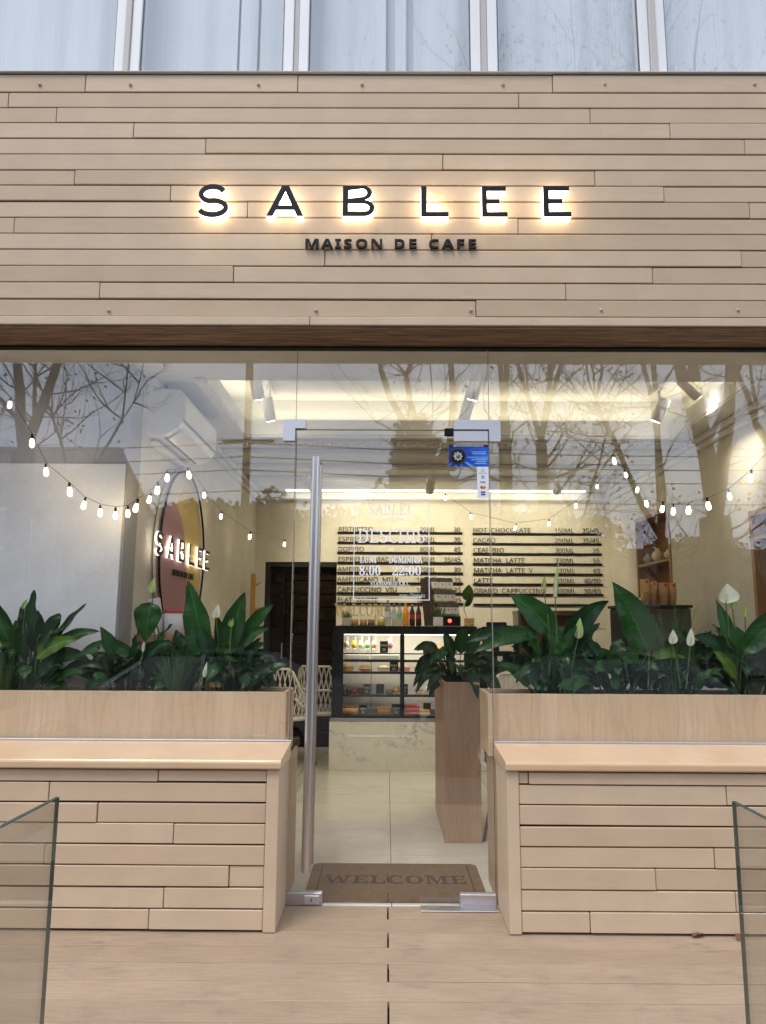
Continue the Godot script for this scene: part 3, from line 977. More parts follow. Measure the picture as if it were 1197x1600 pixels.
func build_shell() -> void:
	# tiled floor
	var fl := structure("floor")
	slab(fl, "screed", -3.2, 2.8, -0.5, -0.012, -5.6, 0.0, mats.joint_dark)
	for i in range(-4, 4):
		for j in 7:
			var x0 := 0.03 + i * 0.8
			var z1 := -0.78 * j + 0.01
			put(fl, "tile", box(Vector3(0.7965, 0.012, 0.7765), 0.0008), mats.tile, Vector3(x0 + 0.4, -0.006, z1 - 0.39))
	var wl := structure("wall_left")
	slab(wl, "plaster", XL - 0.2, XL, 0, 3.3, ZB - 0.2, -0.55, mats.cream_wall)
	var pier := structure("wall_front_pier")
	slab(pier, "plaster", -3.2, XL, 0, 3.3, -0.55, -0.345, mats.grey_wall)
	var wr := structure("wall_right")
	slab(wr, "plaster", XR, XR + 0.2, 0, 3.3, ZB - 0.2, -3.63, mats.cream_wall)
	slab(wr, "plaster", XR, XR + 0.2, 0, 3.3, -2.74, -1.30, mats.cream_wall)
	slab(wr, "plaster", XR, XR + 0.2, 0, 3.3, -0.75, -0.05, mats.cream_wall)
	slab(wr, "plaster", XR, XR + 0.2, 2.38, 3.3, -3.63, -2.74, mats.cream_wall)
	slab(wr, "plaster", XR, XR + 0.2, 2.10, 3.3, -1.30, -0.75, mats.cream_wall)
	slab(wr, "plaster", XR + 0.2, XR + 0.35, 0, 3.3, ZB - 0.2, -0.05, mats.cream_wall)
	var wb := structure("wall_back")
	slab(wb, "plaster", XL - 0.2, -1.35, 0, 3.3, ZB - 0.2, ZB, mats.cream_wall)
	slab(wb, "plaster", -1.35, -0.55, 2.012, 3.3, ZB - 0.2, ZB, mats.cream_wall)
	slab(wb, "plaster", -0.55, XR + 0.2, 0, 3.3, ZB - 0.2, ZB, mats.cream_wall)
	# dark slatted door in its opening
	var d := thing("back_door", "dark brown slatted door in the back wall left of the menu boards", "door", Vector3(-0.95, 0, ZB - 0.19))
	slab(d, "jamb", -1.35, -1.30, 0, 2.01, ZB - 0.24, ZB - 0.02, mats.dark_trim)
	slab(d, "lintel", -1.30, -0.55, 1.96, 2.01, ZB - 0.24, ZB - 0.02, mats.dark_trim)
	slab(d, "core", -1.30, -0.55, 0, 1.96, ZB - 0.26, ZB - 0.21, mats.backing)
	for k in 13:
		slab(d, "slat", -1.13, -0.56, 0.02 + k * 0.15, 0.158 + k * 0.15, ZB - 0.21, ZB - 0.17, mats.dark_door, 0.004)
	slab(d, "stile", -1.295, -1.145, 0.02, 1.955, ZB - 0.21, ZB - 0.165, mats.dark_door, 0.004)
	slab(d, "handle", -1.17, -1.155, 0.95, 1.12, ZB - 0.16, ZB - 0.12, mats.steel, 0.003)
	# ceiling with a lit recess, two lit slots and mouldings
	var c := structure("ceiling")
	var cm: Material = mats.ceiling_white
	var zf := -0.63
	var zb := -1.93
	var xa := -1.12
	var xb := 2.235
	slab(c, "panel", -3.2, XR, YC, 2.92, zf, 0.0, cm)
	slab(c, "panel", -3.2, xa, YC, 2.92, zb, zf, cm)
	slab(c, "panel", xb, XR, YC, 2.92, zb, zf, cm)
	slab(c, "panel", XL, XR, YC, 2.92, -2.44, zb, cm)
	slab(c, "panel", XL, XR, YC, 2.87, -3.02, -2.56, cm)
	slab(c, "panel", XL, XR, YC, 2.87, ZB, -3.44, cm)
	slab(c, "recess_top", -3.2, XR + 0.2, 3.12, 3.30, ZB, 0.0, cm)
	slab(c, "recess_side", xa - 0.15, xb + 0.15, 2.9205, 3.1195, zb - 0.16, zb - 0.13, cm)
	slab(c, "recess_side", xa - 0.15, xb + 0.15, 2.9205, 3.1195, zf + 0.13, zf + 0.16, cm)
	slab(c, "recess_side", xa - 0.18, xa - 0.151, 2.9205, 3.1195, zb - 0.16, zf + 0.16, cm)
	slab(c, "recess_side", xb + 0.151, xb + 0.18, 2.9205, 3.1195, zb - 0.16, zf + 0.16, cm)
	slab(c, "slot_top", XL, XR, 2.96, 3.0, ZB, -2.30, cm)
	for e in [[xa, -1], [xb, 1]]:
		slab(c, "moulding", e[0] - 0.03 + 0.03 * e[1], e[0] + 0.03 + 0.03 * e[1], YC - 0.022, YC - 0.001, zb - 0.06, zf + 0.06, cm, 0.008)
	slab(c, "moulding", xa - 0.0, xb + 0.0, YC - 0.022, YC - 0.001, zb - 0.062, zb - 0.002, cm, 0.008)
	slab(c, "moulding", XL, XR, YC - 0.03, YC - 0.001, -2.20, -2.06, cm, 0.01)
	slab(c, "moulding", XL, XR, YC - 0.05, YC - 0.001, -2.44, -2.38, cm, 0.012)
	slab(c, "moulding", XL, XR, YC - 0.05, YC - 0.001, -3.02, -2.96, cm, 0.012)
	slab(c, "moulding", XL, XR, YC - 0.05, YC - 0.001, -3.60, -3.54, cm, 0.012)
	slab(c, "moulding", XL, XR, YC - 0.10, YC - 0.001, ZB, ZB + 0.06, cm, 0.015)
	var dent := new_st()
	for k in 96:
		add_box(dent, Vector3(-1.40 + k * 0.0405, YC - 0.040, -2.10), Vector3(0.02, 0.02, 0.03))
	kind(put(c, "dentils", fin(dent), cm), "stuff")
	for s in [0, 1]:
		slab(c, "cornice", XL, XL + 0.07 - s * 0.03, YC - 0.05 - s * 0.05, YC - 0.001 - s * 0.05, ZB, -0.56, cm, 0.012)
		slab(c, "cornice", XR - 0.07 + s * 0.03, XR, YC - 0.05 - s * 0.05, YC - 0.001 - s * 0.05, ZB, -0.05, cm, 0.012)
	# LED strips in the recess and slots
	var n := 0
	for e in [[-1.0, 2.1, -1.99, -1.97, 2.921], [-1.0, 2.1, -0.59, -0.57, 2.921], [-1.0, 2.1, -2.60, -2.58, 2.871], [-1.0, 2.1, -3.52, -3.50, 2.871]]:
		var o := slab(self, "cove_light_strip", e[0], e[1], e[4], e[4] + 0.008, e[2], e[3], mats.cove_strip)
		tag(o, ["warm light strip hidden on the rear rim of the large ceiling recess", "warm light strip hidden on the front rim of the large ceiling recess", "warm light strip in the first narrow ceiling slot", "warm light strip in the second narrow ceiling slot"][n], "light strip", "hidden ceiling light strips")
		n += 1
	var ll := slab(self, "linear_lamp", -1.12, 2.19, YC - 0.014, YC - 0.001, -4.33, -4.29, mats.led_line)
	tag(ll, "long thin bright ceiling lamp above the menu boards", "lamp")
	# building above and round the shop
	var up := thing("upper_storey", "pale wall panel behind the plank band of the building front", "building", Vector3(0, 2.9, -0.2))
	slab(up, "wall", -3.4, 3.4, 3.302, 4.10, -0.3, -0.02, mats.grey_wall)
	slab(up, "wall", -3.4, 3.4, 4.10, 6.6, -3.2, -3.0, mats.white_wall)
	slab(up, "slab_edge", -3.4, 3.4, 4.0, 4.10, -3.0, -0.3, mats.grey_wall)
	slab(up, "roof", -3.4, 3.4, 6.6, 6.8, -3.2, 0.1, mats.grey_wall)
	slab(up, "side_wall", -3.6, -3.4, 0, 6.8, -5.0, 0.24, mats.grey_wall)
	slab(up, "side_wall", 3.4, 3.6, 0, 6.8, -5.0, 0.24, mats.grey_wall)
	slab(up, "roof", -3.4, 3.4, 3.31, 3.5, -5.0, -0.31, mats.grey_wall)

func build_fascia() -> void:
	var f := thing("plank_fascia", "broad beige band of staggered painted planks above the shop glass", "fascia", Vector3(0, 2.78, 0.1))
	slab(f, "backing", -3.39, 3.39, 2.80, 4.165, -0.012, 0.222, mats.backing)
	var ys := [4.178, 4.072, 3.984, 3.896, 3.806, 3.717, 3.628, 3.541, 3.452, 3.362, 3.275, 3.188, 3.099, 3.010, 2.921, 2.829]
	var cuts := [[-1.6, -0.48, 0.86], [-2.0, 0.68], [-1.74, 1.05], [-1.33, 1.46], [-0.95, 1.84], [0.28], [-1.62, 1.06], [-1.12, 1.41], [-0.72, 1.84], [-1.91, 0.66], [0.22], [-0.32, 1.78], [-0.78, 1.33], [-1.45, 0.89], [0.44]]
	for i in 15:
		plank_row(f, ys[i + 1], ys[i], -3.39, 3.39, cuts[i], 0.254, 0.006, 0.03, 0.035)
	for e in [[-3.39, -0.39], [-0.387, 3.39]]:
		slab(f, "bottom_trim", e[0], e[1], 2.783, 2.826, 0.01, 0.262, mats.plank_c, 0.003)
	slab(f, "cap_flashing", -3.39, 3.39, 4.181, 4.188, 0.0, 0.268, mats.window_bead, 0.002)
	# brown boards under the band, in front of the glass
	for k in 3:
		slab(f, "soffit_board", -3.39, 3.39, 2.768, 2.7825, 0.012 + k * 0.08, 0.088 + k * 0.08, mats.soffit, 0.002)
	for p in [[-1.84, 4.116], [-1.361, 4.116], [-0.686, 4.117], [-0.141, 4.118], [0.599, 4.119], [1.132, 4.12], [1.916, 4.121], [-1.397, 2.859], [-0.359, 2.862], [0.414, 2.865], [1.062, 2.867], [1.743, 2.869]]:
		put(f, "bolt", lathe([Vector2(0.0095, 0), Vector2(0.008, 0.005), Vector2(0.004, 0.009), Vector2(0, 0.010)], 8), mats.plank_b, Vector3(p[0], p[1], 0.2545), Vector3(PI / 2, 0, 0))
	# the backlit name
	var s := thing("shop_sign", "row of six spaced black capital letters with glowing white sides", "sign", Vector3(0, 3.34, 0.26))
	var spec := [["S", -0.887, 0.162, 3.332, 0.178], ["A", -0.520, 0.185, 3.338, 0.166], ["B", -0.150, 0.160, 3.338, 0.165], ["L", 0.233, 0.138, 3.336, 0.163], ["E", 0.534, 0.128, 3.336, 0.165], ["E", 0.848, 0.138, 3.338, 0.165]]
	for e in spec:
		var at := Vector3(e[1], e[3], 0.0)
		var b := put(s, "letter", letter_mesh(e[0], e[2], e[4], 0.262, 0.309), mats.sign_white, at)
		put(b, "letter_face", letter_mesh(e[0], e[2], e[4], 0.3092, 0.313), mats.sign_black, at)
		omni(Vector3(e[1], e[3] + e[4] * 0.45, 0.285), Color(1.0, 0.86, 0.60), 0.010, 0.02)
	var t := thing("sign_tagline", "small black raised capitals in three words under the glowing sign", "sign", Vector3(0.015, 3.18, 0.26))
	var adv := {"M": 1.28, "A": 1.1, "I": 0.5, "S": 0.95, "O": 1.25, "N": 1.2, "D": 1.15, "E": 0.92, "C": 1.1, "F": 0.88, " ": 0.55}
	var str := "MAISON DE CAFE"
	var total := 0.0
	for ch in str:
		total += adv[ch] + 0.18
	var x := -0.424
	for ch in str:
		var w: float = (adv[ch] + 0.18) / total * 0.878
		if ch != " ":
			var o := put(t, "letter", text(ch, sans_bold, 0.066, 0.016), mats.sign_black, Vector3(x + w / 2, 3.210, 0.268))
			o.scale.x = 1.38
		x += w

func build_low_walls() -> void:
	for side in [-1, 1]:
		var left: bool = side < 0
		var t := thing("low_wall", "low beige plank-clad wall left of the glass door with a glossy sill" if left else "low beige plank-clad wall right of the glass door with a glossy sill", "wall", Vector3(1.9 * side, 0, 0.17), "plank-clad walls beside the door")
		var xi := -0.472 if left else 0.534
		var xo := -3.39 if left else 3.39
		var xb := -0.527 if left else 0.586
		slab(t, "core", minf(xi - side * -0.012, xo), maxf(xi - side * -0.012, xo), 0.0, 0.672, -0.33, 0.318, mats.backing)
		slab(t, "corner_board", minf(xi, xb), maxf(xi, xb), 0.002, 0.674, 0.318, 0.342, mats.plank_c, 0.003)
		slab(t, "side_board", minf(xi, xi + side * 0.012), maxf(xi, xi + side * 0.012), 0.002, 0.674, -0.335, 0.317, mats.plank_c, 0.002)
		var ys := [0.672, 0.617, 0.531, 0.445, 0.358, 0.271, 0.182, 0.094, 0.006]
		var cuts := [[-1.01], [-1.49], [-1.27], [-0.93], [-1.49], [-0.68], [-0.96], [-1.02]] if left else [[0.63], [1.5], [2.23], [2.4], [1.43], [1.17], [1.51], [0.88]]
		for i in 8:
			plank_row(t, ys[i + 1], ys[i], minf(xb, xo), maxf(xb, xo), cuts[i], 0.338, 0.0045, 0.02)
		# sill, falling gently outwards
		var st := new_st()
		var x0 := minf(xi + side * -0.008, xo)
		var x1 := maxf(xi + side * -0.008, xo)
		var pf := PackedVector2Array([Vector2(0.012, 0.744), Vector2(0.352, 0.716), Vector2(0.361, 0.711), Vector2(0.364, 0.704), Vector2(0.364, 0.684), Vector2(0.360, 0.678), Vector2(0.012, 0.676)])
		add_prism(st, pf, x0, x1, Transform3D(Basis(Vector3(0, 0, 1), Vector3(0, 1, 0), Vector3(1, 0, 0)), Vector3.ZERO))
		put(t, "sill", fin(st), mats.ledge)
		slab(t, "glazing_bead", x0, x1, 0.744, 0.752, -0.012, 0.012, mats.steel_satin, 0.001)
	# fallen dry leaves at the foot of the right wall
	for e in [[1.335, 0.345, 0.3], [1.50, 0.36, 1.2]]:
		var o := put(self, "dry_leaf", leaf_mesh(Vector3(-0.03, 0, 0), Vector3(0.03, 0.004, 0.004), 0.025, Vector3(0, 0.012, 0), Vector3(0, 1, 0), 0.0, 0.1), mat("rust_leaf", Color(0.16, 0.06, 0.03), 0.8), Vector3(e[0], 0.006, e[1]), Vector3(0, e[2], 0))
		tag(o, "larger rust-brown dry leaf at the foot of the right plank wall" if e[2] < 1 else "smaller dry leaf beside the larger one on the deck", "leaf", "dry leaves on the deck")

func pane(parent: Node, called: String, x0: float, x1: float, y0: float, y1: float, m: Material, z := 0.0, th := 0.01) -> MeshInstance3D:
	return slab(parent, called, x0, x1, y0, y1, z - th / 2, z + th / 2, m)

# laminated glass: two sheets with their own four reflecting faces
func laminated(parent: Node, called: String, x0: float, x1: float, y0: float, y1: float, m: Material) -> void:
	var o := slab(parent, called, x0, x1, y0, y1, 0.0008, 0.005, m)
	slab(o if parent != self else parent, "inner_sheet", x0, x1, y0, y1, -0.005, -0.0008, m)

func build_glass() -> void:
	var g: Material = mats.shop_glass
	var l := thing("shop_window", "large fixed glass pane left of the glass door", "window", Vector3(-1.9, 0.745, 0), "fixed panes of the shop front")
	laminated(l, "pane", -3.39, -0.4795, 0.752, 2.755, g)
	slab(l, "silicone_joint", -0.4795, -0.4765, 0.752, 2.32, -0.004, 0.004, mats.silicone)
	var r := thing("shop_window", "large fixed glass pane right of the glass door", "window", Vector3(1.9, 0.745, 0), "fixed panes of the shop front")
	laminated(r, "pane", 0.5315, 3.39, 0.752, 2.755, g)
	var tr := thing("transom_window", "glass pane above the glass door", "window", Vector3(0.02, 2.32, 0))
	laminated(tr, "pane", -0.4765, 0.5285, 2.321, 2.755, g)
	slab(tr, "silicone_joint", -0.4793, -0.4767, 2.321, 2.755, -0.0045, 0.0045, mats.silicone)
	slab(tr, "silicone_joint", 0.5287, 0.5313, 0.752, 2.755, -0.0045, 0.0045, mats.silicone)
	var hd := slab(self, "head_channel", -3.39, 3.39, 2.755, 2.767, -0.02, 0.02, mats.joint_dark)
	tag(hd, "dark thin channel holding the top edge of the shop glass", "channel")
	# strip of glass between low wall and door
	for e in [[-0.4715, -0.4785, "left"]]:
		pass
	# the door leaf
	var d := thing("glass_door", "frameless glass door with long steel pull and white lettering", "door", Vector3(0.52, 0.01, 0))
	laminated(d, "leaf_pane", -0.4715, 0.523, 0.014, 2.315, g)
	for e in [[-0.4735, -0.4717], [0.5232, 0.5252]]:
		slab(d, "edge", e[0], e[1], 0.014, 2.315, -0.005, 0.005, mats.glass_edge)
	slab(d, "edge", -0.4715, 0.523, 2.3152, 2.3172, -0.005, 0.005, mats.glass_edge)
	# pull: two tubes on stand-offs
	put(d, "pull_bar", tube([Vector3(-0.374, 0.164, 0.062), Vector3(-0.365, 2.158, 0.062)], [0.0215, 0.0215], 24), mats.pull_steel)
	put(d, "pull_bar", tube([Vector3(-0.368, 0.164, -0.062), Vector3(-0.359, 2.140, -0.062)], [0.0175, 0.0175], 20), mats.pull_steel)
	for y in [0.45, 1.85]:
		put(d, "stand_off", tube([Vector3(-0.369, y, -0.06), Vector3(-0.369, y, 0.06)], [0.010, 0.010], 12), mats.pull_steel)
	# patch fittings
	for z in [0.011, -0.011]:
		var lock := slab(d, "lock_fitting", -0.472, -0.300, -0.002, 0.056, z - 0.006, z + 0.006, mats.steel, 0.002)
		if z > 0:
			slab(lock, "lock_case", -0.385, -0.312, 0.006, 0.046, z + 0.006, z + 0.013, mats.steel_satin, 0.002)
			slab(lock, "keyhole", -0.3525, -0.3475, 0.018, 0.034, z + 0.012, z + 0.0138, mats.joint_dark)
		slab(d, "bottom_hinge", 0.352, 0.524, -0.004, 0.054, z - 0.007, z + 0.007, mats.steel, 0.002)
		slab(d, "top_hinge", 0.345, 0.522, 2.254, 2.309, z - 0.009, z + 0.009, mats.steel_satin, 0.002)
	# vinyl notice on the leaf
	var zv := 0.0062
	for e in [[-0.169, 0.216, 1.934, 1.938], [-0.169, 0.216, 1.434, 1.438], [-0.169, -0.165, 1.438, 1.934], [0.212, 0.216, 1.438, 1.934]]:
		slab(d, "notice_line", e[0], e[1], e[2], e[3], 0.0052, 0.0068, mats.vinyl)
	words(d, "SABLEE", serif, 0.072, mats.vinyl, Vector3(0.022, 1.893, zv), 0.88, HORIZONTAL_ALIGNMENT_CENTER, 0.0016)
	words(d, "COFETĂRIE BRASERIE", serif, 0.027, mats.vinyl, Vector3(0.022, 1.847, zv), 0.66, HORIZONTAL_ALIGNMENT_CENTER, 0.0016)
	words(d, "DESCHIS", serif, 0.098, mats.vinyl, Vector3(0.022, 1.758, zv), 0.84, HORIZONTAL_ALIGNMENT_CENTER, 0.0016)
	words(d, "DE", serif, 0.022, mats.vinyl, Vector3(0.022, 1.692, zv), 0.8, HORIZONTAL_ALIGNMENT_CENTER, 0.0016)
	words(d, "LUNI", serif_bold, 0.046, mats.vinyl, Vector3(-0.095, 1.637, zv), 0.72, HORIZONTAL_ALIGNMENT_CENTER, 0.0016)
	words(d, "DUMINICĂ", serif_bold, 0.046, mats.vinyl, Vector3(0.095, 1.637, zv), 0.68, HORIZONTAL_ALIGNMENT_CENTER, 0.0016)
	words(d, "8:00", serif_bold, 0.070, mats.vinyl, Vector3(-0.085, 1.583, zv), 0.80, HORIZONTAL_ALIGNMENT_CENTER, 0.0016)
	words(d, "22:00", serif_bold, 0.070, mats.vinyl, Vector3(0.100, 1.583, zv), 0.84, HORIZONTAL_ALIGNMENT_CENTER, 0.0016)
	words(d, "STANISPROD S.R.L.", serif_bold, 0.027, mats.vinyl, Vector3(0.018, 1.517, zv), 0.76, HORIZONTAL_ALIGNMENT_CENTER, 0.0016)
	words(d, "mun. Chișinău", serif, 0.026, mats.vinyl_faded, Vector3(0.128, 1.458, zv), 0.72, HORIZONTAL_ALIGNMENT_CENTER, 0.0016)
	# fittings that stay on the fixed glass
	for z in [0.0115, -0.0115]:
		var lab := "L-shaped steel corner fitting at the top left of the glass door" if z > 0 else "inner half of the steel corner fitting at the door's top left"
		var st := new_st()
		add_prism(st, PackedVector2Array([Vector2(-0.542, 2.254), Vector2(-0.4795, 2.254), Vector2(-0.4795, 2.3205), Vector2(-0.425, 2.3205), Vector2(-0.425, 2.367), Vector2(-0.542, 2.367)]), z - 0.0065, z + 0.0065)
		tag(put(self, "corner_fitting", fin(st), mats.steel_satin), lab, "fitting")
		st = new_st()
		add_prism(st, PackedVector2Array([Vector2(0.5275, 2.254), Vector2(0.587, 2.254), Vector2(0.587, 2.367), Vector2(0.345, 2.367), Vector2(0.345, 2.3175), Vector2(0.5275, 2.3175)]), z - 0.0085, z + 0.0085)
		tag(put(self, "hinge_fitting", fin(st), mats.steel_satin), "wide L-shaped steel hinge fitting at the top right of the glass door" if z > 0 else "inner half of the wide steel hinge fitting at the door's top right", "fitting")
	var cl := slab(self, "door_closer_stop", 0.297, 0.343, 2.285, 2.326, -0.012, 0.012, mats.black_metal, 0.004)
	tag(cl, "small black stop block left of the upper hinge fitting", "stop")
	var pl := slab(self, "floor_plate", 0.165, 0.528, 0.001, 0.006, 0.020, 0.090, mats.steel, 0.001)
	tag(pl, "thin steel cover plate in the deck under the lower hinge", "plate")
	# blue guard sticker and card-payment strip
	var s := thing("guard_sticker", "blue rectangular sticker with a round badge under the upper hinge", "sticker", Vector3(0.42, 2.12, 0.006))
	var blue := bake(256, 150, func(x, y):
		var u: float = (x - 58.0) / 150.0
		var v: float = (y - 82.0) / 150.0
		var a := atan2(v, u)
		var ray := pow(0.5 + 0.5 * sin(a * 11.0 + 1.0), 5.0) * smoothstep(0.28, 0.5, sqrt(u * u + v * v)) * smoothstep(-0.4, 0.9, sin(a) + cos(a) * 0.4)
		var c := Color(0.02, 0.06, 0.34).lerp(Color(0.05, 0.36, 0.85), clampf(0.2 + x / 300.0, 0, 1))
		if y < 18: c = Color(0.05, 0.03, 0.28)
		return c.lerp(Color(0.6, 0.85, 1.0), ray * 0.75))
	var bm := mat("sticker_blue", Color(1, 1, 1), 0.3)
	bm.albedo_texture = blue
	var qs := new_st()
	var q := [Vector3(0.318, 2.122, 0.0068), Vector3(0.522, 2.122, 0.0068), Vector3(0.522, 2.239, 0.0068), Vector3(0.318, 2.239, 0.0068)]
	var uv := [Vector2(0, 1), Vector2(1, 1), Vector2(1, 0), Vector2(0, 0)]
	for i in [0, 2, 1, 0, 3, 2]:
		qs.set_uv(uv[i]); qs.add_vertex(q[i])
	put(s, "print", fin(qs), bm)
	slab(s, "sheet", 0.318, 0.522, 2.122, 2.239, 0.0052, 0.0062, mats.vinyl)
	words(s, "OBIECTUL ESTE SUB PAZA ASIGURATĂ DE", sans_bold, 0.0095, mats.vinyl, Vector3(0.42, 2.232, 0.0074), 0.86, HORIZONTAL_ALIGNMENT_CENTER, 0.0008)
	put(s, "badge_ring", tube_ring(0.038, 0.0035), mat("badge_dark", Color(0.015, 0.02, 0.035), 0.4), Vector3(0.366, 2.176, 0.0075))
	put(s, "badge_field", lathe([Vector2(0, 0.0005), Vector2(0.034, 0.0005), Vector2(0.034, 0)], 24), mat("badge_dark", Color(), 0.4), Vector3(0.366, 2.176, 0.0072), Vector3(PI / 2, 0, 0))
	var star := PackedVector2Array()
	for k in 16:
		var r2 := 0.026 if k % 2 == 0 else 0.017
		star.append(Vector2(cos(TAU * k / 16), sin(TAU * k / 16)) * r2)
	var sst := new_st()
	add_prism(sst, star, 0.0, 0.0006)
	put(s, "badge_star", fin(sst), mat("badge_gold", Color(0.55, 0.48, 0.22), 0.4), Vector3(0.366, 2.176, 0.0079))
	put(s, "badge_centre", lathe([Vector2(0, 0.0005), Vector2(0.012, 0.0005), Vector2(0.012, 0)], 18), mat("badge_blue", Color(0.05, 0.2, 0.55), 0.4), Vector3(0.366, 2.176, 0.0086), Vector3(PI / 2, 0, 0))
	# its remaining print is too small to read: pale rules
	for e in [[2.200, 0.076], [2.190, 0.070], [2.158, 0.076], [2.148, 0.050], [2.139, 0.060]]:
		slab(s, "print_rule", 0.512 - e[1], 0.512, e[0] - 0.0018, e[0] + 0.0018, 0.0070, 0.0074, mat("pale_blue", Color(0.30, 0.55, 0.88), 0.4))
	var w := thing("payment_sticker", "narrow white strip of card payment marks below the blue sticker", "sticker", Vector3(0.49, 1.957, 0.006))
	slab(w, "sheet", 0.463, 0.523, 1.957, 2.1215, 0.0052, 0.0066, mat("sticker_white", Color(0.76, 0.77, 0.84), 0.4))
	var z3 := 0.0072
	put(w, "contactless_mark", tube_ring(0.006, 0.0009), mats.box_red, Vector3(0.493, 2.102, z3))
	words(w, "plată cu cardul", sans, 0.0065, mats.dark_trim, Vector3(0.493, 2.088, z3), 1.0, HORIZONTAL_ALIGNMENT_CENTER, 0.0006)
	put(w, "round_mark", tube_ring(0.006, 0.0022), mat("teal", Color(0.01, 0.30, 0.28), 0.4), Vector3(0.493, 2.068, z3))
	words(w, "VISA", sans_bold, 0.013, mat("navy", Color(0.02, 0.03, 0.20), 0.4), Vector3(0.493, 2.040, z3), 1.0, HORIZONTAL_ALIGNMENT_CENTER, 0.0006)
	for e in [[0.487, "box_red"], [0.498, "orange"]]:
		put(w, "card_circle", lathe([Vector2(0, 0.0005), Vector2(0.0085, 0.0005), Vector2(0.0085, 0)], 18), mats[e[1]], Vector3(e[0], 2.015, z3 if e[0] < 0.49 else z3 + 0.0007), Vector3(PI / 2, 0, 0))
	slab(w, "card_square", 0.482, 0.504, 1.972, 1.992, z3, z3 + 0.0005, mats.navy)
	words(w, "AMEX", sans_bold, 0.0075, mats.vinyl, Vector3(0.493, 1.982, z3 + 0.0009), 1.0, HORIZONTAL_ALIGNMENT_CENTER, 0.0006)

func tube_ring(r: float, w: float) -> Mesh:
	var st := new_st(true)
	var pts := []
	var rad := []
	for i in 25:
		pts.append(Vector3(cos(TAU * i / 24), sin(TAU * i / 24), 0) * r)
		rad.append(w)
	add_tube(st, pts, rad, 6, false)
	return fin(st)

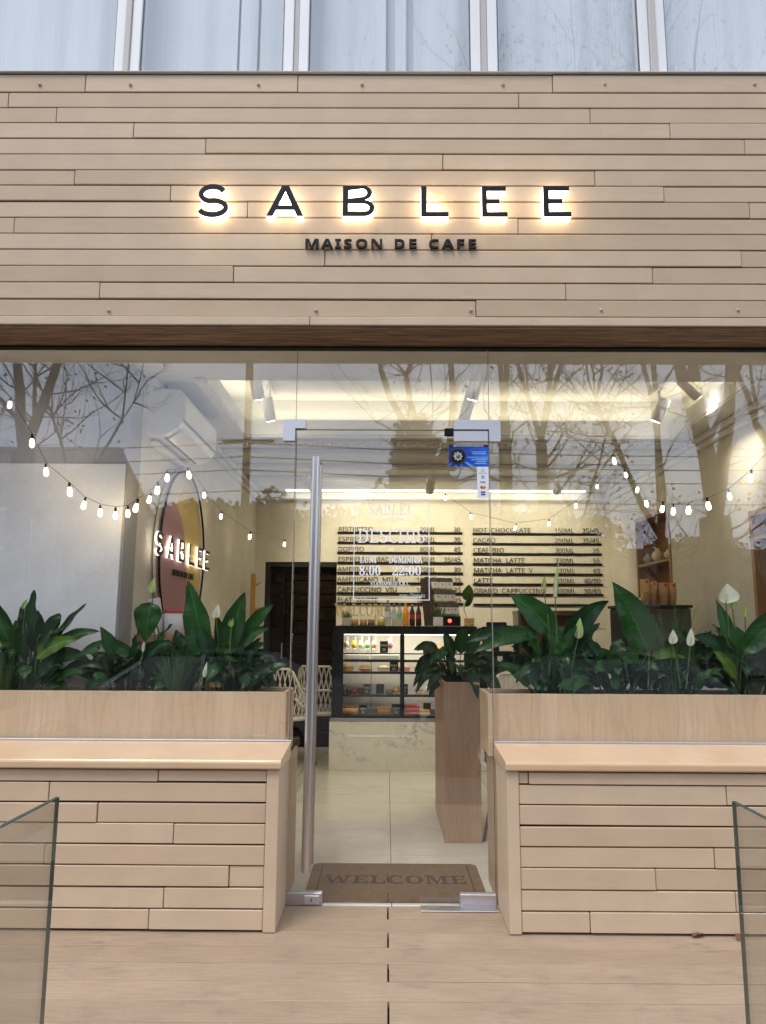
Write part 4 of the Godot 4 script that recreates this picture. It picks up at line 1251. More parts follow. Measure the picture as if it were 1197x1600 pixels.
func build_deck_and_street() -> void:
	var d := structure("deck")
	slab(d, "bearer", -3.39, 3.39, -0.32, -0.028, 0.001, 2.0, mats.backing)
	for k in range(-1, 14):
		var z0 := 0.024 + 0.148 * k
		var z1 := minf(z0 + 0.148, 2.03)
		z0 = maxf(z0, 0.012)
		var cuts := [-2.7, 0.012, 2.7] if k % 2 == 0 else [-2.4, 2.4]
		var xs := [-3.39]
		xs.append_array(cuts)
		xs.append(3.39)
		for i in xs.size() - 1:
			if xs[i + 1] - xs[i] < 0.1: continue
			var gap := 0.007 if absf(xs[i] - 0.012) < 0.01 or absf(xs[i + 1] - 0.012) < 0.01 else 0.003
			slab(d, "plank", xs[i] + gap / 2, xs[i + 1] - gap / 2, -0.025, -0.0012 + rng.randf_range(-0.0012, 0.001), z0 + 0.0022, z1 - 0.0022, mats[["deck", "deck_b"][rng.randi() % 2]], 0.0016)
	var st := structure("steps")
	for k in 2:
		slab(st, "tread", -3.39, 3.39, -0.115 - 0.115 * k - 0.03, -0.115 - 0.115 * k, 2.03 + 0.3 * k, 2.33 + 0.3 * k, mats.deck, 0.004)
		slab(st, "riser", -3.39, 3.39, -0.36, -0.146 - 0.115 * k, 2.03 + 0.3 * k, 2.32 + 0.3 * k, mats.deck_b)
	# glass balustrades beside the steps
	for side in [-1, 1]:
		var t := thing("glass_balustrade", "greenish glass balustrade panel at the lower left edge of the deck" if side < 0 else "greenish glass balustrade panel at the lower right edge of the deck", "balustrade", Vector3(0.96 * side, 0, 2.2), "glass balustrades at the steps")
		var x := -0.934 if side < 0 else 0.985
		slab(t, "pane", x - 0.005, x + 0.005, 0.03, 0.8155, 1.553, 2.75, mats.rail_glass)
		slab(t, "top_edge", x - 0.0052, x + 0.0052, 0.8157, 0.8185, 1.553, 2.75, mats.glass_edge)
		slab(t, "front_edge", x - 0.0052, x + 0.0052, 0.03, 0.8185, 1.5495, 1.5527, mats.glass_edge)
		slab(t, "shoe", x - 0.02, x + 0.02, 0.0, 0.05, 1.75, 2.72, mats.steel, 0.003)
	# pavement, road and ground
	var pv := structure("pavement")
	slab(pv, "bed", -40, 40, -0.5, -0.362, 2.0, 4.7, mats.joint_dark)
	for i in range(-12, 12):
		for j in 5:
			slab(pv, "paving_slab", i * 0.5 + 0.004, i * 0.5 + 0.496, -0.37, -0.352, 2.2 + j * 0.5 + 0.004, 2.2 + j * 0.5 + 0.496, mats.paving, 0.004)
	slab(pv, "kerb", -40, 40, -0.5, -0.345, 4.7, 4.85, mats.paving, 0.01)
	kind(slab(self, "road", -60, 60, -0.6, -0.475, 4.85, 13.0, mats.asphalt), "structure")
	kind(slab(self, "road_line", -60, 60, -0.475, -0.471, 8.8, 8.92, mats.road_paint), "structure")
	kind(slab(self, "verge", -60, 60, -0.6, -0.36, 13.0, 20.0, mats.earth), "structure")
	kind(slab(self, "ground", -200, 200, -1.2, -0.601, -200, 200, mats.earth), "structure")
	# doormat just inside the glass
	var m := thing("doormat", "brown coir doormat with dark printed greeting behind the glass door", "doormat", Vector3(0.05, 0, -0.3))
	var outl := PackedVector2Array()
	for c in [[0.445, 0.275, 0], [-0.445, 0.275, 90], [-0.445, -0.275, 180], [0.445, -0.275, 270]]:
		outl.append_array(arc(c[0] - signf(c[0]) * 0.04, c[1] - signf(c[1]) * 0.04, 0.04, 0.04, c[2], c[2] + 90, 5))
	var mst := new_st()
	add_prism(mst, outl, 0.0, 0.013)
	part(m, "pad", fin(mst), mats.coir, Vector3(0, 0.001, 0), Vector3(-PI / 2, 0, 0))
	for e in [[-0.395, -0.388, -0.235, 0.235], [0.388, 0.395, -0.235, 0.235]]:
		slab(m, "border_line", 0.05 + e[0], 0.05 + e[1], 0.0142, 0.0152, -0.3 + e[2], -0.3 + e[3], mats.mat_print)
	var o := part(m, "lettering", text("WELCOME", serif_bold, 0.17, 0.001), mats.mat_print, Vector3(0, 0.0150, -0.01), Vector3(-PI / 2, 0, 0))
	o.scale.x = 0.80

func build_upper_windows() -> void:
	# five window bays over the plank band: bays between pale frames
	var xs := [[-2.75, -1.555], [-1.412, -0.597], [-0.456, 0.462], [0.612, 1.415], [1.564, 2.75]]
	var said := ["leftmost upper window with plain white curtain", "second upper window from the left, two grey folds showing", "middle upper window above the sign with a gap in its curtain", "fourth upper window from the left with bare branches mirrored in it", "rightmost upper window with wires mirrored in it"]
	var cur := ["white curtain behind the leftmost upper window", "white curtain with two grey folds behind the second upper window", "parted white curtain behind the middle upper window", "white curtain behind the fourth upper window", "white curtain behind the rightmost upper window"]
	for i in 5:
		var x0: float = xs[i][0]
		var x1: float = xs[i][1]
		var w := thing("upper_window", said[i], "window", Vector3((x0 + x1) / 2, 4.10, 0), "windows of the upper floor")
		pane(w, "pane", x0, x1, 4.12, 6.3, mats.upper_glass, -0.005)
		for e in [[x0 - 0.055, x0], [x1, x1 + 0.055]]:
			slab(w, "frame", e[0], e[1], 4.10, 6.4, -0.06, 0.02, mats.window_white, 0.004)
			slab(w, "gasket", (x0 if e[1] == x0 else x1 - 0.008), (x0 + 0.008 if e[1] == x0 else x1), 4.12, 6.3, 0.0005, 0.006, mats.vent_dark)
		slab(w, "frame", x0, x1, 6.3, 6.4, -0.06, 0.018, mats.window_white, 0.004)
		slab(w, "frame", x0, x1, 4.10, 4.12, -0.06, 0.018, mats.window_white, 0.002)
		# curtain in soft folds
		var st := new_st(true)
		var n := 90
		var pr := Vector3.ZERO
		rng.seed = 40 + i
		var ph := rng.randf() * 6.0
		var segs := [[x0 - 0.05, x1 + 0.05]]
		if i == 2:
			segs = [[x0 - 0.05, -0.02], [0.035, 0.10], [0.145, x1 + 0.05]]
		if i == 1:
			segs = [[x0 - 0.05, -0.90], [-0.885, -0.78], [-0.765, x1 + 0.05]]
		if segs.size() > 1:
			quad(st, Vector3(x0 - 0.05, 4.1, -0.20), Vector3(x1 + 0.05, 4.1, -0.20), Vector3(x1 + 0.05, 6.3, -0.21), Vector3(x0 - 0.05, 6.3, -0.21), Vector3(0, 0, 1))
		for sg in segs:
			for k in n + 1:
				var x := lerpf(sg[0], sg[1], k / float(n))
				var p := Vector3(x, 0, -0.16 + 0.014 * sin(x * 19.0 + ph) + 0.004 * sin(x * 47.0 + ph * 2))
				if k > 0:
					quad(st, pr + Vector3(0, 4.1, 0), p + Vector3(0, 4.1, 0), p + Vector3(0, 6.3, -0.01), pr + Vector3(0, 6.3, -0.01), Vector3(0, 0, 1))
				pr = p
		tag(put(self, "curtain", fin(st), mats.curtain), cur[i], "curtain", "curtains of the upper floor")
	# stone beads between neighbouring frames
	for i in 4:
		var a: float = xs[i][1] + 0.0555
		var b: float = xs[i + 1][0] - 0.0555
		var o := slab(self, "window_post", a, b, 4.10, 6.6, -0.08, 0.034 if i == 0 or i == 3 else 0.008, mats.window_bead, 0.003)
		tag(o, ["first grey post between upper windows from the left", "second grey post between upper windows from the left", "third grey post between upper windows from the left", "fourth grey post between upper windows from the left"][i], "post", "posts between the upper windows")

func build_interior_fixtures() -> void:
	# white board on the front pier at the left
	tag(slab(self, "wall_board", -3.2, XL - 0.01, 0.0, 2.205, -0.345, -0.33, mats.white_wall, 0.002), "plain white board on the wall end behind the left planter", "board")
	# air conditioner
	var ac := thing("air_conditioner", "white split air conditioner high on the left wall", "air conditioner", Vector3(XL, 2.45, -1.05))
	var pf := PackedVector2Array([Vector2(0, 0.0), Vector2(0.12, 0.0), Vector2(0.20, 0.05), Vector2(0.225, 0.12), Vector2(0.225, 0.24), Vector2(0.20, 0.285), Vector2(0.0, 0.29)])
	var st := new_st()
	add_prism(st, pf, -0.43, 0.43, Transform3D(Basis(Vector3(1, 0, 0), Vector3(0, 1, 0), Vector3(0, 0, 1)), Vector3.ZERO))
	part(ac, "case", fin(st), mats.white_plastic)
	part(ac, "outlet_flap", box(Vector3(0.10, 0.006, 0.74), 0.002), mats.white_plastic, Vector3(0.162, 0.016, 0), Vector3(0, 0, 0.56))
	part(ac, "outlet_slot", box(Vector3(0.03, 0.004, 0.74)), mats.vent_dark, Vector3(0.105, -0.001, 0))
	part(ac, "front_panel", box(Vector3(0.006, 0.15, 0.82), 0.002), mats.white_plastic, Vector3(0.2275, 0.175, 0))
	part(ac, "panel_seam", box(Vector3(0.004, 0.005, 0.83)), mats.vent_dark, Vector3(0.2235, 0.094, 0))
	part(ac, "cable_cover", box(Vector3(0.05, 0.03, 0.7), 0.004), mats.white_plastic, Vector3(0.026, -0.03, 0.0))
	# round wall sign on the left wall
	var ds := thing("round_wall_sign", "tall round plum and ochre disc with glowing capitals on the left wall", "sign", Vector3(XL + 0.03, 1.78, -1.40))
	var ry := 0.60
	var rz := 0.56
	var st2 := new_st(true)
	var pts := []
	var rad := []
	for i in 41:
		pts.append(Vector3(0.02, sin(TAU * i / 40) * ry, cos(TAU * i / 40) * rz))
		rad.append(0.008)
	add_tube(st2, pts, rad, 8, false)
	part(ds, "rim", fin(st2), mats.black_metal)
	var xfz := Transform3D(Basis(Vector3(0, 0, -1), Vector3(0, 1, 0), Vector3(1, 0, 0)), Vector3.ZERO)
	var full := arc(0, 0, rz, ry, 0, 354, 40)
	for e in [["back_panel", "disc_cream", -0.02, 0.0, full], ["ochre_field", "ochre", 0.0005, 0.004, Geometry2D.intersect_polygons(full, arc(0.16, -0.12, 0.50, 0.62, 0, 354, 40))[0]], ["plum_field", "plum", 0.0045, 0.008, Geometry2D.intersect_polygons(full, arc(-0.26, -0.32, 0.42, 0.66, 0, 354, 40))[0]]]:
		st = new_st()
		add_prism(st, e[4], e[2], e[3], xfz)
		part(ds, e[0], fin(st), mats[e[1]])
	var zs := -0.80
	var step := [0.0, 0.25, 0.50, 0.76, 1.0, 1.22]
	var lets := ["S", "A", "B", "L", "E", "E"]
	for i in 6:
		var at := Vector3(XL + 0.05, 1.732, zs - step[i])
		var b := put(ds, "letter", letter_mesh(lets[i], 0.15, 0.15, 0.0, 0.014), mats.sign_white_small, at, Vector3(0, PI / 2, 0))
		part(b, "letter_face", letter_mesh(lets[i], 0.15, 0.15, 0.0143, 0.017), mats.sign_black)
		omni(Vector3(XL + 0.065, 1.80, zs - step[i]), Color(1, 0.88, 0.65), 0.005, 0.01)
	var tl := put(ds, "lettering", text("MAISON DE CAFE", sans_bold, 0.058, 0.004), mats.sign_black, Vector3(XL + 0.045, 1.655, -1.44), Vector3(0, PI / 2, 0))
	tl.scale.x = 1.15
	# sideboard below it, tub and tissue box
	var sb := thing("sideboard", "tall pale wooden sideboard behind the left planter", "sideboard", Vector3(-1.2, 0, -0.85))
	slab(sb, "top_board", XL + 0.002, -0.99, 1.205, 1.25, -1.5, -0.60, mats.oak_warm, 0.003)
	slab(sb, "body", XL + 0.002, -1.0, 0.0, 1.2, -1.49, -0.62, mats.oak_warm, 0.003)
	slab(sb, "front_door", XL + 0.02, -1.02, 0.06, 1.17, -0.618, -0.604, mats.oak_warm, 0.003)
	var tb := thing("white_tub", "white round tub with red lid on the wooden sideboard", "tub", Vector3(-1.285, 1.25, -0.78))
	part(tb, "bucket", lathe([Vector2(0, 0), Vector2(0.058, 0), Vector2(0.07, 0.13), Vector2(0.066, 0.13)], 20), mats.tub_white)
	part(tb, "lid", lathe([Vector2(0.072, 0.128), Vector2(0.073, 0.143), Vector2(0.06, 0.147), Vector2(0, 0.147)], 20), mats.red_lid)
	var ts := thing("tissue_box", "white box with upright paper left of the white tub", "box", Vector3(-1.40, 1.25, -0.72))
	part(ts, "box", box(Vector3(0.10, 0.12, 0.10), 0.006), mats.tub_white, Vector3(0, 0.06, 0))
	part(ts, "paper", box(Vector3(0.075, 0.11, 0.012), 0.004), mats.tub_white, Vector3(0.01, 0.16, 0), Vector3(0.1, 0, 0.15))
	# coat stand by the back door
	var cs := thing("coat_stand", "slim yellow wooden coat stand left of the back door", "coat stand", Vector3(-1.36, 0, -3.8))
	part(cs, "post", box(Vector3(0.045, 1.82, 0.045), 0.006), mats.pine, Vector3(0, 0.92, 0))
	for e in [[1.70, 0.08], [1.45, 0.09], [1.22, -0.08]]:
		part(cs, "peg", tube([Vector3(0, e[0], 0), Vector3(e[1], e[0] + 0.04, 0.02)], [0.012, 0.009], 8), mats.pine)
	part(cs, "foot", box(Vector3(0.32, 0.03, 0.05), 0.005), mats.pine, Vector3(0, 0.016, 0))
	part(cs, "foot", box(Vector3(0.05, 0.03, 0.32), 0.005), mats.pine, Vector3(0, 0.0465, 0))
	# ceiling spots on two tracks
	for e in [[-0.90, "left"], [0.60, "middle"], [2.06, "right"]]:
		var x: float = e[0]
		tag(slab(self, "light_track", x - 0.015, x + 0.015, 3.095, 3.119, -1.85, -0.72, mats.white_paint, 0.002), "thin white ceiling track on the %s of the recess" % e[1], "track", "tracks in the ceiling recess")
		var a1 := Vector3(0.12, -0.8, -0.5) if x < 2 else Vector3(0.6, -0.5, -0.2)
		var a2 := Vector3(0.1, -0.8, -0.4) if x < 2 else Vector3(-0.3, -0.75, -0.3)
		if x > 0 and x < 2:
			a1 = Vector3(-0.2, -0.8, -0.4); a2 = Vector3(-0.2, -0.75, -0.45)
		track_light(Vector3(x, 2.93, -1.12), a1, "nearer spotlight on the %s ceiling track" % e[1], mats.white_paint if x < 2 else mats.steel_satin)
		track_light(Vector3(x, 2.93, -1.66), a2, "farther spotlight on the %s ceiling track" % e[1], mats.white_paint if x < 2 else mats.steel_satin)
		spot(Vector3(x, 2.93, -1.12) + a1.normalized() * 0.11, Vector3(x, 2.93, -1.12) + a1, WARM, 0.45, 34.0)
		spot(Vector3(x, 2.93, -1.66) + a2.normalized() * 0.11, Vector3(x, 2.93, -1.66) + a2, WARM, 0.45, 34.0)
	var wash := [[-0.75, "leftmost small spotlight aimed at the menu boards", 0.0], [0.42, "middle small spotlight aimed at the menu boards", 0.3], [1.65, "rightmost small spotlight aimed at the menu boards", 1.6]]
	for e in wash:
		var aim := Vector3(e[2] - e[0], -0.75, -1.05)
		track_light(Vector3(e[0], 2.66, -3.25), aim, e[1], mats.white_paint)
		spot(Vector3(e[0], 2.66, -3.25) + aim.normalized() * 0.11, Vector3(e[0], 2.66, -3.25) + aim, WARM, 0.62, 60.0)
	# menu boards on the back wall
	var mb := [[-0.55, 0.84, [["RISTRETTO", "20ML", "30"], ["ESPRESSO", "30ML", "30"], ["DOPPIO", "60ML", "45"], ["ESPRESSO  MACCHIATO", "80ML", "35/45"], ["AMERICANO", "120ML", "30"], ["AMERICANO  MILK", "120ML", "35"], ["CAPPUCCINO  VIU", "180ML", "35"], ["FLAT  WHITE", "180ML", "45"]], 2.392, 0.1117, 2.336], [0.952, 2.378, [["HOT  CHOCOLATE", "150ML", "35/45"], ["CACAO", "250ML", "35/45"], ["CEAI  BIO", "300ML", "35"], ["MATCHA  LATTE", "330ML", "55"], ["MATCHA  LATTE  V", "330ML", "65"], ["LATTE", "330ML", "40/50"], ["GRAND  CAPPUCCINO", "330ML", "50/65"], ["", "", ""]], 2.39, 0.1117, 2.330]]
	for i in 2:
		var b = mb[i]
		var t := thing("menu_board", ["left menu board of black rails with drink names and prices", "right menu board of black rails listing chocolate, matcha and latte"][i], "menu board", Vector3((b[0] + b[1]) / 2, 1.5, ZB), "menu boards on the back wall")
		slab(t, "backboard", b[0] - 0.004, b[1] + 0.004, 1.30, 2.41, ZB, ZB + 0.012, mats.cream_wall)
		for k in 8:
			var y: float = b[5] - k * b[4]
			slab(t, "rail", b[0], b[1], y - 0.0125, y + 0.0125, ZB + 0.0125, ZB + 0.034, mats.menu_black, 0.002)
			var r = b[2][k]
			if r[0] == "":
				continue
			var yt := y + 0.042
			words(t, r[0], sans, 0.072, mats.menu_text, Vector3(b[0] + 0.004, yt, ZB + 0.020), 1.12, HORIZONTAL_ALIGNMENT_LEFT, 0.006)
			words(t, r[1], sans, 0.070, mats.menu_text, Vector3(b[1] - 0.30, yt, ZB + 0.020), 1.02, HORIZONTAL_ALIGNMENT_RIGHT, 0.006)
			words(t, r[2], sans, 0.072, mats.menu_text, Vector3(b[1] - 0.02, yt, ZB + 0.020), 1.02, HORIZONTAL_ALIGNMENT_RIGHT, 0.006)
	# wooden niches in the right wall
	for e in [[-3.63, -2.74, 0.9, 2.38, "deep wooden shelf niche in the right wall holding small vases"], [-1.30, -0.75, 0.6, 2.10, "nearer wooden niche at the right edge of the right wall"]]:
		var t := thing("shelf_niche", e[4], "shelf", Vector3(XR + 0.1, e[2], (e[0] + e[1]) / 2), "wooden niches of the right wall")
		slab(t, "back", XR + 0.17, XR + 0.199, e[2], e[3], e[0] + 0.001, e[1] - 0.001, mats.walnut_shelf)
		for z in [e[0], e[1] - 0.04]:
			slab(t, "side", XR - 0.012, XR + 0.169, e[2], e[3], z + 0.001, z + 0.039, mats.oak_warm, 0.002)
		slab(t, "top", XR - 0.010, XR + 0.169, e[3] - 0.041, e[3] - 0.001, e[0] + 0.041, e[1] - 0.041, mats.oak_warm, 0.002)
		for k in 2:
			slab(t, "shelf", XR - 0.008, XR + 0.169, 1.385 + k * 0.53 - 0.02, 1.41 + k * 0.53 - 0.02, e[0] + 0.041, e[1] - 0.041, mats.oak_warm, 0.002)
	# fill below the niches
	var wr := structure("wall_right_base")
	slab(wr, "plaster", XR, XR + 0.2, 0, 0.9, -3.63, -2.74, mats.cream_wall)
	slab(wr, "plaster", XR, XR + 0.2, 0, 0.6, -1.30, -0.75, mats.cream_wall)
	var vase := [["round grey vase, farthest on the niche shelf", -3.48, 0.05], ["round pale vase in the middle of the niche shelf", -3.22, 0.06], ["small white vase, nearest on the niche shelf", -2.95, 0.045]]
	for e in vase:
		var r: float = e[2]
		tag(put(self, "vase", lathe([Vector2(0, 0), Vector2(r * 0.6, 0), Vector2(r, r * 0.8), Vector2(r * 0.9, r * 1.4), Vector2(r * 0.4, r * 1.8), Vector2(r * 0.5, r * 2.1)], 18), mats.pot_grey if e[1] < -3.4 else mats.cream, Vector3(XR + 0.06, 1.921, e[1])), e[0], "vase", "vases in the wooden niche")
	# string lights behind the glass
	string_lights("string of small bulbs hanging behind the left pane and along the left wall", [Vector3(-2.25, 2.72, -0.10), Vector3(-2.052, 2.484, -0.12), Vector3(-1.914, 2.271, -0.12), Vector3(-1.826, 2.113, -0.12), Vector3(-1.691, 2.006, -0.12), Vector3(-1.611, 1.933, -0.12), Vector3(-1.53, 1.896, -0.14), Vector3(-1.455, 1.886, -0.16), Vector3(-1.41, 1.905, -0.22), Vector3(-1.385, 1.945, -0.27), Vector3(-1.33, 2.00, -0.32), Vector3(-1.30, 2.06, -0.36), Vector3(-1.26, 2.14, -0.40), Vector3(-1.26, 2.25, -0.85), Vector3(-1.27, 2.20, -1.3), Vector3(-1.33, 2.17, -2.1), Vector3(-1.28, 2.13, -3.1), Vector3(-1.08, 2.16, -4.0)])
	string_lights("string of small bulbs draped behind the right pane towards the menu boards", [Vector3(2.32, 2.42, -0.35), Vector3(2.123, 2.172, -0.5), Vector3(1.993, 2.065, -0.5), Vector3(1.867, 2.008, -0.5), Vector3(1.75, 1.981, -0.5), Vector3(1.70, 1.99, -0.6), Vector3(1.73, 2.045, -0.85), Vector3(1.72, 2.12, -1.1), Vector3(1.75, 2.26, -1.35), Vector3(1.725, 2.397, -1.5), Vector3(1.646, 2.5, -1.5)])
	string_lights("faint string of small bulbs deep in the room beside the right menu board", [Vector3(2.1, 2.72, -3.0), Vector3(1.947, 2.60, -3.0), Vector3(1.744, 2.419, -3.0), Vector3(1.491, 2.25, -3.0), Vector3(1.178, 2.207, -3.0), Vector3(0.84, 2.40, -3.6), Vector3(0.62, 2.66, -4.0)])

func string_lights(label: String, pts: Array) -> void:
	var t := thing("string_light", label, "string lights", pts[0], "strings of bulbs")
	var st := new_st(true)
	var wire := []
	var rad := []
	for i in pts.size():
		wire.append(pts[i] + Vector3(0, 0.045, 0))
		rad.append(0.0014)
	add_tube(st, wire, rad, 5, false)
	put(t, "cord", fin(st), mats.dark_trim)
	var sock := lathe([Vector2(0, 0.047), Vector2(0.006, 0.045), Vector2(0.0075, 0.018), Vector2(0.0, 0.018)], 8)
	var bulb := lathe([Vector2(0, -0.026), Vector2(0.009, -0.022), Vector2(0.0128, -0.010), Vector2(0.0115, 0.004), Vector2(0.008, 0.020)], 10)
	for i in range(1, pts.size()):
		var s := put(t, "socket", sock, mats.dark_trim, pts[i])
		put(s, "bulb", bulb, mats.bulb_glow, pts[i])
		s.rotation = Vector3(rng.randf_range(-0.25, 0.25), rng.randf() * 3.0, rng.randf_range(-0.25, 0.25))
		s.scale = Vector3.ONE * rng.randf_range(0.88, 1.12)
		omni(pts[i] + Vector3(0, -0.008, 0), Color(1, 0.85, 0.6), 0.002, 0.008)

func build_counter() -> void:
	var zf := -3.29
	var b := thing("counter_base", "low marble counter base under the pastry display case", "counter", Vector3(0.2, 0, -3.6))
	slab(b, "marble_front", -0.525, 0.92, 0.0, 0.438, -3.31, zf, mats.marble, 0.002)
	slab(b, "body", -0.52, 0.915, 0.0, 0.434, -3.95, -3.311, mats.white_paint)
	var d := thing("display_case", "black framed glass pastry display case with open shelves", "display case", Vector3(0.17, 0.44, -3.6))
	slab(d, "steel_strip", -0.52, 0.85, 0.441, 0.468, -3.31, -3.285, mats.steel, 0.003)
	slab(d, "floor_tray", -0.51, 0.845, 0.469, 0.488, -3.90, -3.312, mats.black_metal, 0.002)
	slab(d, "top_board", -0.51, 0.85, 1.235, 1.312, -3.92, -3.30, mats.black_metal, 0.004)
	for e in [[-0.51, -0.405], [0.80, 0.849]]:
		slab(d, "side_post", e[0], e[1], 0.4885, 1.2345, -3.36, -3.30, mats.black_metal, 0.003)
		slab(d, "side_panel", e[0], e[0] + 0.03, 0.4885, 1.2345, -3.90, -3.361, mats.black_metal)
	slab(d, "middle_post", 0.128, 0.168, 0.4885, 1.2345, -3.345, -3.31, mats.black_metal, 0.003)
	slab(d, "back_panel", -0.479, 0.80, 0.4885, 1.2345, -3.915, -3.905, mats.white_paint)
	slab(d, "back_seam", -0.155, -0.150, 0.4885, 1.2345, -3.904, -3.900, mats.vent_dark)
	for y in [1.058, 0.998, 0.888, 0.678]:
		var sh := slab(d, "shelf", -0.478, 0.799, y - 0.006, y, -3.80 if y < 1.0 else -3.75, -3.375, mats.case_glass)
		slab(sh, "front_edge", -0.478, 0.799, y - (0.012 if y > 1.02 else 0.024), y, -3.374, -3.362, mats.dark_trim, 0.002)
	pane(d, "front_pane", -0.404, 0.127, 0.489, 1.234, mats.case_glass, -3.335, 0.005)
	pane(d, "front_pane", 0.169, 0.799, 0.489, 1.234, mats.case_glass, -3.335, 0.005)
	slab(d, "lamp_strip", -0.40, 0.79, 1.226, 1.234, -3.40, -3.385, mats.led_line)
	area(Vector3(0.2, 1.224, -3.41), Vector3(0, -1, -0.8), Vector2(1.1, 0.02), WARM, 0.30, Vector3(0, 0, 1))
	# top shelf: coloured egg sweets in a holder
	var eggs := [["beige", -0.384], ["lemon", -0.311], ["cream", -0.247], ["mint", -0.183], ["pink", -0.119], ["mauve", 0.03]]
	for e in eggs:
		var big := 1.35 if e[0] == "mauve" else 1.0
		var t := thing("egg_sweet", "%s egg-shaped sweet on the top shelf of the display case" % {"beige": "beige", "lemon": "yellow", "cream": "cream-white", "mint": "mint green", "pink": "pink", "mauve": "larger mauve"}[e[0]], "sweet", Vector3(e[1], 1.059, -3.45), "egg-shaped sweets in the display case")
		part(t, "cup", lathe([Vector2(0, 0), Vector2(0.018, 0), Vector2(0.023, 0.045), Vector2(0.021, 0.045)], 12), mats.bottle_glass)
		part(t, "egg", lathe([Vector2(0, 0.035), Vector2(0.018 * big, 0.045), Vector2(0.026 * big, 0.068), Vector2(0.022 * big, 0.092), Vector2(0.012 * big, 0.108 * (0.5 + big / 2)), Vector2(0, 0.113 * (0.5 + big / 2))], 14), mats[e[0]])
		part(t, "stick", tube([Vector3(0.012, 0.09, 0), Vector3(0.014, 0.15, 0)], [0.002, 0.002], 5), mats.tub_white)
	tag(slab(self, "paper_tray", -0.40, -0.165, 1.0, 1.04, -3.6, -3.42, mats.tub_white, 0.004), "left white paper tray on the black shelf under the egg sweets", "tray", "paper trays in the display case")
	tag(slab(self, "paper_tray", -0.15, 0.12, 1.0, 1.04, -3.6, -3.42, mats.tub_white, 0.004), "right white paper tray on the black shelf under the egg sweets", "tray", "paper trays in the display case")
	card(Vector3(-0.024, 1.059, -3.37), "Desert", "20", "black price card reading 20 beside the egg sweets", 0.075, 0.11)
	card(Vector3(0.071, 0.889, -3.37), "Ecler", "25", "black price card between the eclairs", 0.08, 0.085)
	card(Vector3(-0.425, 0.679, -3.365), "Choux", "30", "leftmost black price card on the chocolate shelf", 0.07, 0.085)
	card(Vector3(-0.185, 0.679, -3.37), "Profit", "35", "black price card right of the chocolate buns", 0.066, 0.09)
	card(Vector3(-0.058, 0.679, -3.40), "", "", "blank black card in the middle of the chocolate shelf", 0.075, 0.09)
	card(Vector3(0.165, 0.679, -3.37), "Tart", "40", "black price card before the middle post of the chocolate shelf", 0.075, 0.095)
	card(Vector3(0.44, 0.679, -3.37), "Mini", "15", "black price card right of the pale macaroons", 0.06, 0.08)
	card(Vector3(-0.214, 0.489, -3.37), "Opera", "45", "black price card by the striped cake on the lowest shelf", 0.07, 0.09)
	card(Vector3(0.093, 0.489, -3.37), "Snickers", "52", "black price card by the orange cake on the lowest shelf", 0.085, 0.10)
	card(Vector3(0.385, 0.535, -3.42), "", "", "blank black card behind the red cake on the lowest shelf", 0.07, 0.06)
	card(Vector3(0.40, 1.059, -3.37), "Miere", "38", "black price card at the right end of the top shelf", 0.11, 0.07)
	bun("eclair", "golden bun at the left end of the eclair shelf", "pastry", Vector3(-0.382, 0.889, -3.44), Vector3(0.145, 0.065, 0.09), mats.bread, mats.olive)
	bun("eclair", "white glazed eclair second on the eclair shelf", "pastry", Vector3(-0.199, 0.889, -3.44), Vector3(0.13, 0.05, 0.08), mats.crust, mats.cream)
	bun("eclair", "pale cream bun third on the eclair shelf", "pastry", Vector3(-0.02, 0.889, -3.44), Vector3(0.13, 0.055, 0.08), mats.cream, mats.bread)
	bun("eclair", "pink glazed eclair right of the middle price card", "pastry", Vector3(0.165, 0.889, -3.44), Vector3(0.125, 0.05, 0.08), mats.pink)
	bun("eclair", "tan bun at the right end of the eclair shelf", "pastry", Vector3(0.32, 0.889, -3.44), Vector3(0.12, 0.05, 0.08), mats.bread, mats.cream)
	bun("eclair", "brown bun on the top shelf behind the divider plant", "pastry", Vector3(0.52, 1.059, -3.46), Vector3(0.13, 0.07, 0.09), mats.crust)
	for k in 3:
		bun("chocolate_bun", ["left chocolate bun on the chocolate shelf", "middle chocolate bun on the chocolate shelf", "right chocolate bun on the chocolate shelf"][k], "pastry", Vector3(-0.355 + 0.058 * k, 0.679, -3.44), Vector3(0.062, 0.055 + 0.004 * (k % 2), 0.07), mats.choc, mats.berry if k == 1 else null)
	bun("muffin", "olive green muffin on the chocolate shelf", "pastry", Vector3(0.032, 0.679, -3.45), Vector3(0.085, 0.045, 0.08), mats.olive)
	bun("cream_tart", "orange tart with white cream beside the green muffin", "pastry", Vector3(0.099, 0.679, -3.46), Vector3(0.06, 0.075, 0.07), mats.bread, mats.cream)
	bun("macaroon", "left pale macaroon on the chocolate shelf", "pastry", Vector3(0.305, 0.679, -3.44), Vector3(0.07, 0.07, 0.07), mats.cream, mats.olive)
	bun("macaroon", "right white macaroon on the chocolate shelf", "pastry", Vector3(0.383, 0.679, -3.44), Vector3(0.07, 0.07, 0.07), mats.tub_white, mats.cream)
	cake(Vector3(-0.345, 0.489, -3.46), Vector3(0.17, 0.075, 0.10), [mats.crust, mats.lemon, mats.cream, mats.crust], "brown and yellow striped cake at the left of the lowest shelf")
	cake(Vector3(-0.02, 0.489, -3.46), Vector3(0.13, 0.07, 0.10), [mats.crust, mats.bread, mats.bread], "orange-brown cake in the middle of the lowest shelf")
	cake(Vector3(0.245, 0.489, -3.46), Vector3(0.15, 0.085, 0.10), [mats.pink, mats.berry, mats.pink, mats.berry], "red and pink layered cake on the lowest shelf")
	cake(Vector3(0.36, 0.489, -3.42), Vector3(0.10, 0.05, 0.08), [mats.cream, mats.lemon], "cream and yellow cake slice beside the red cake")
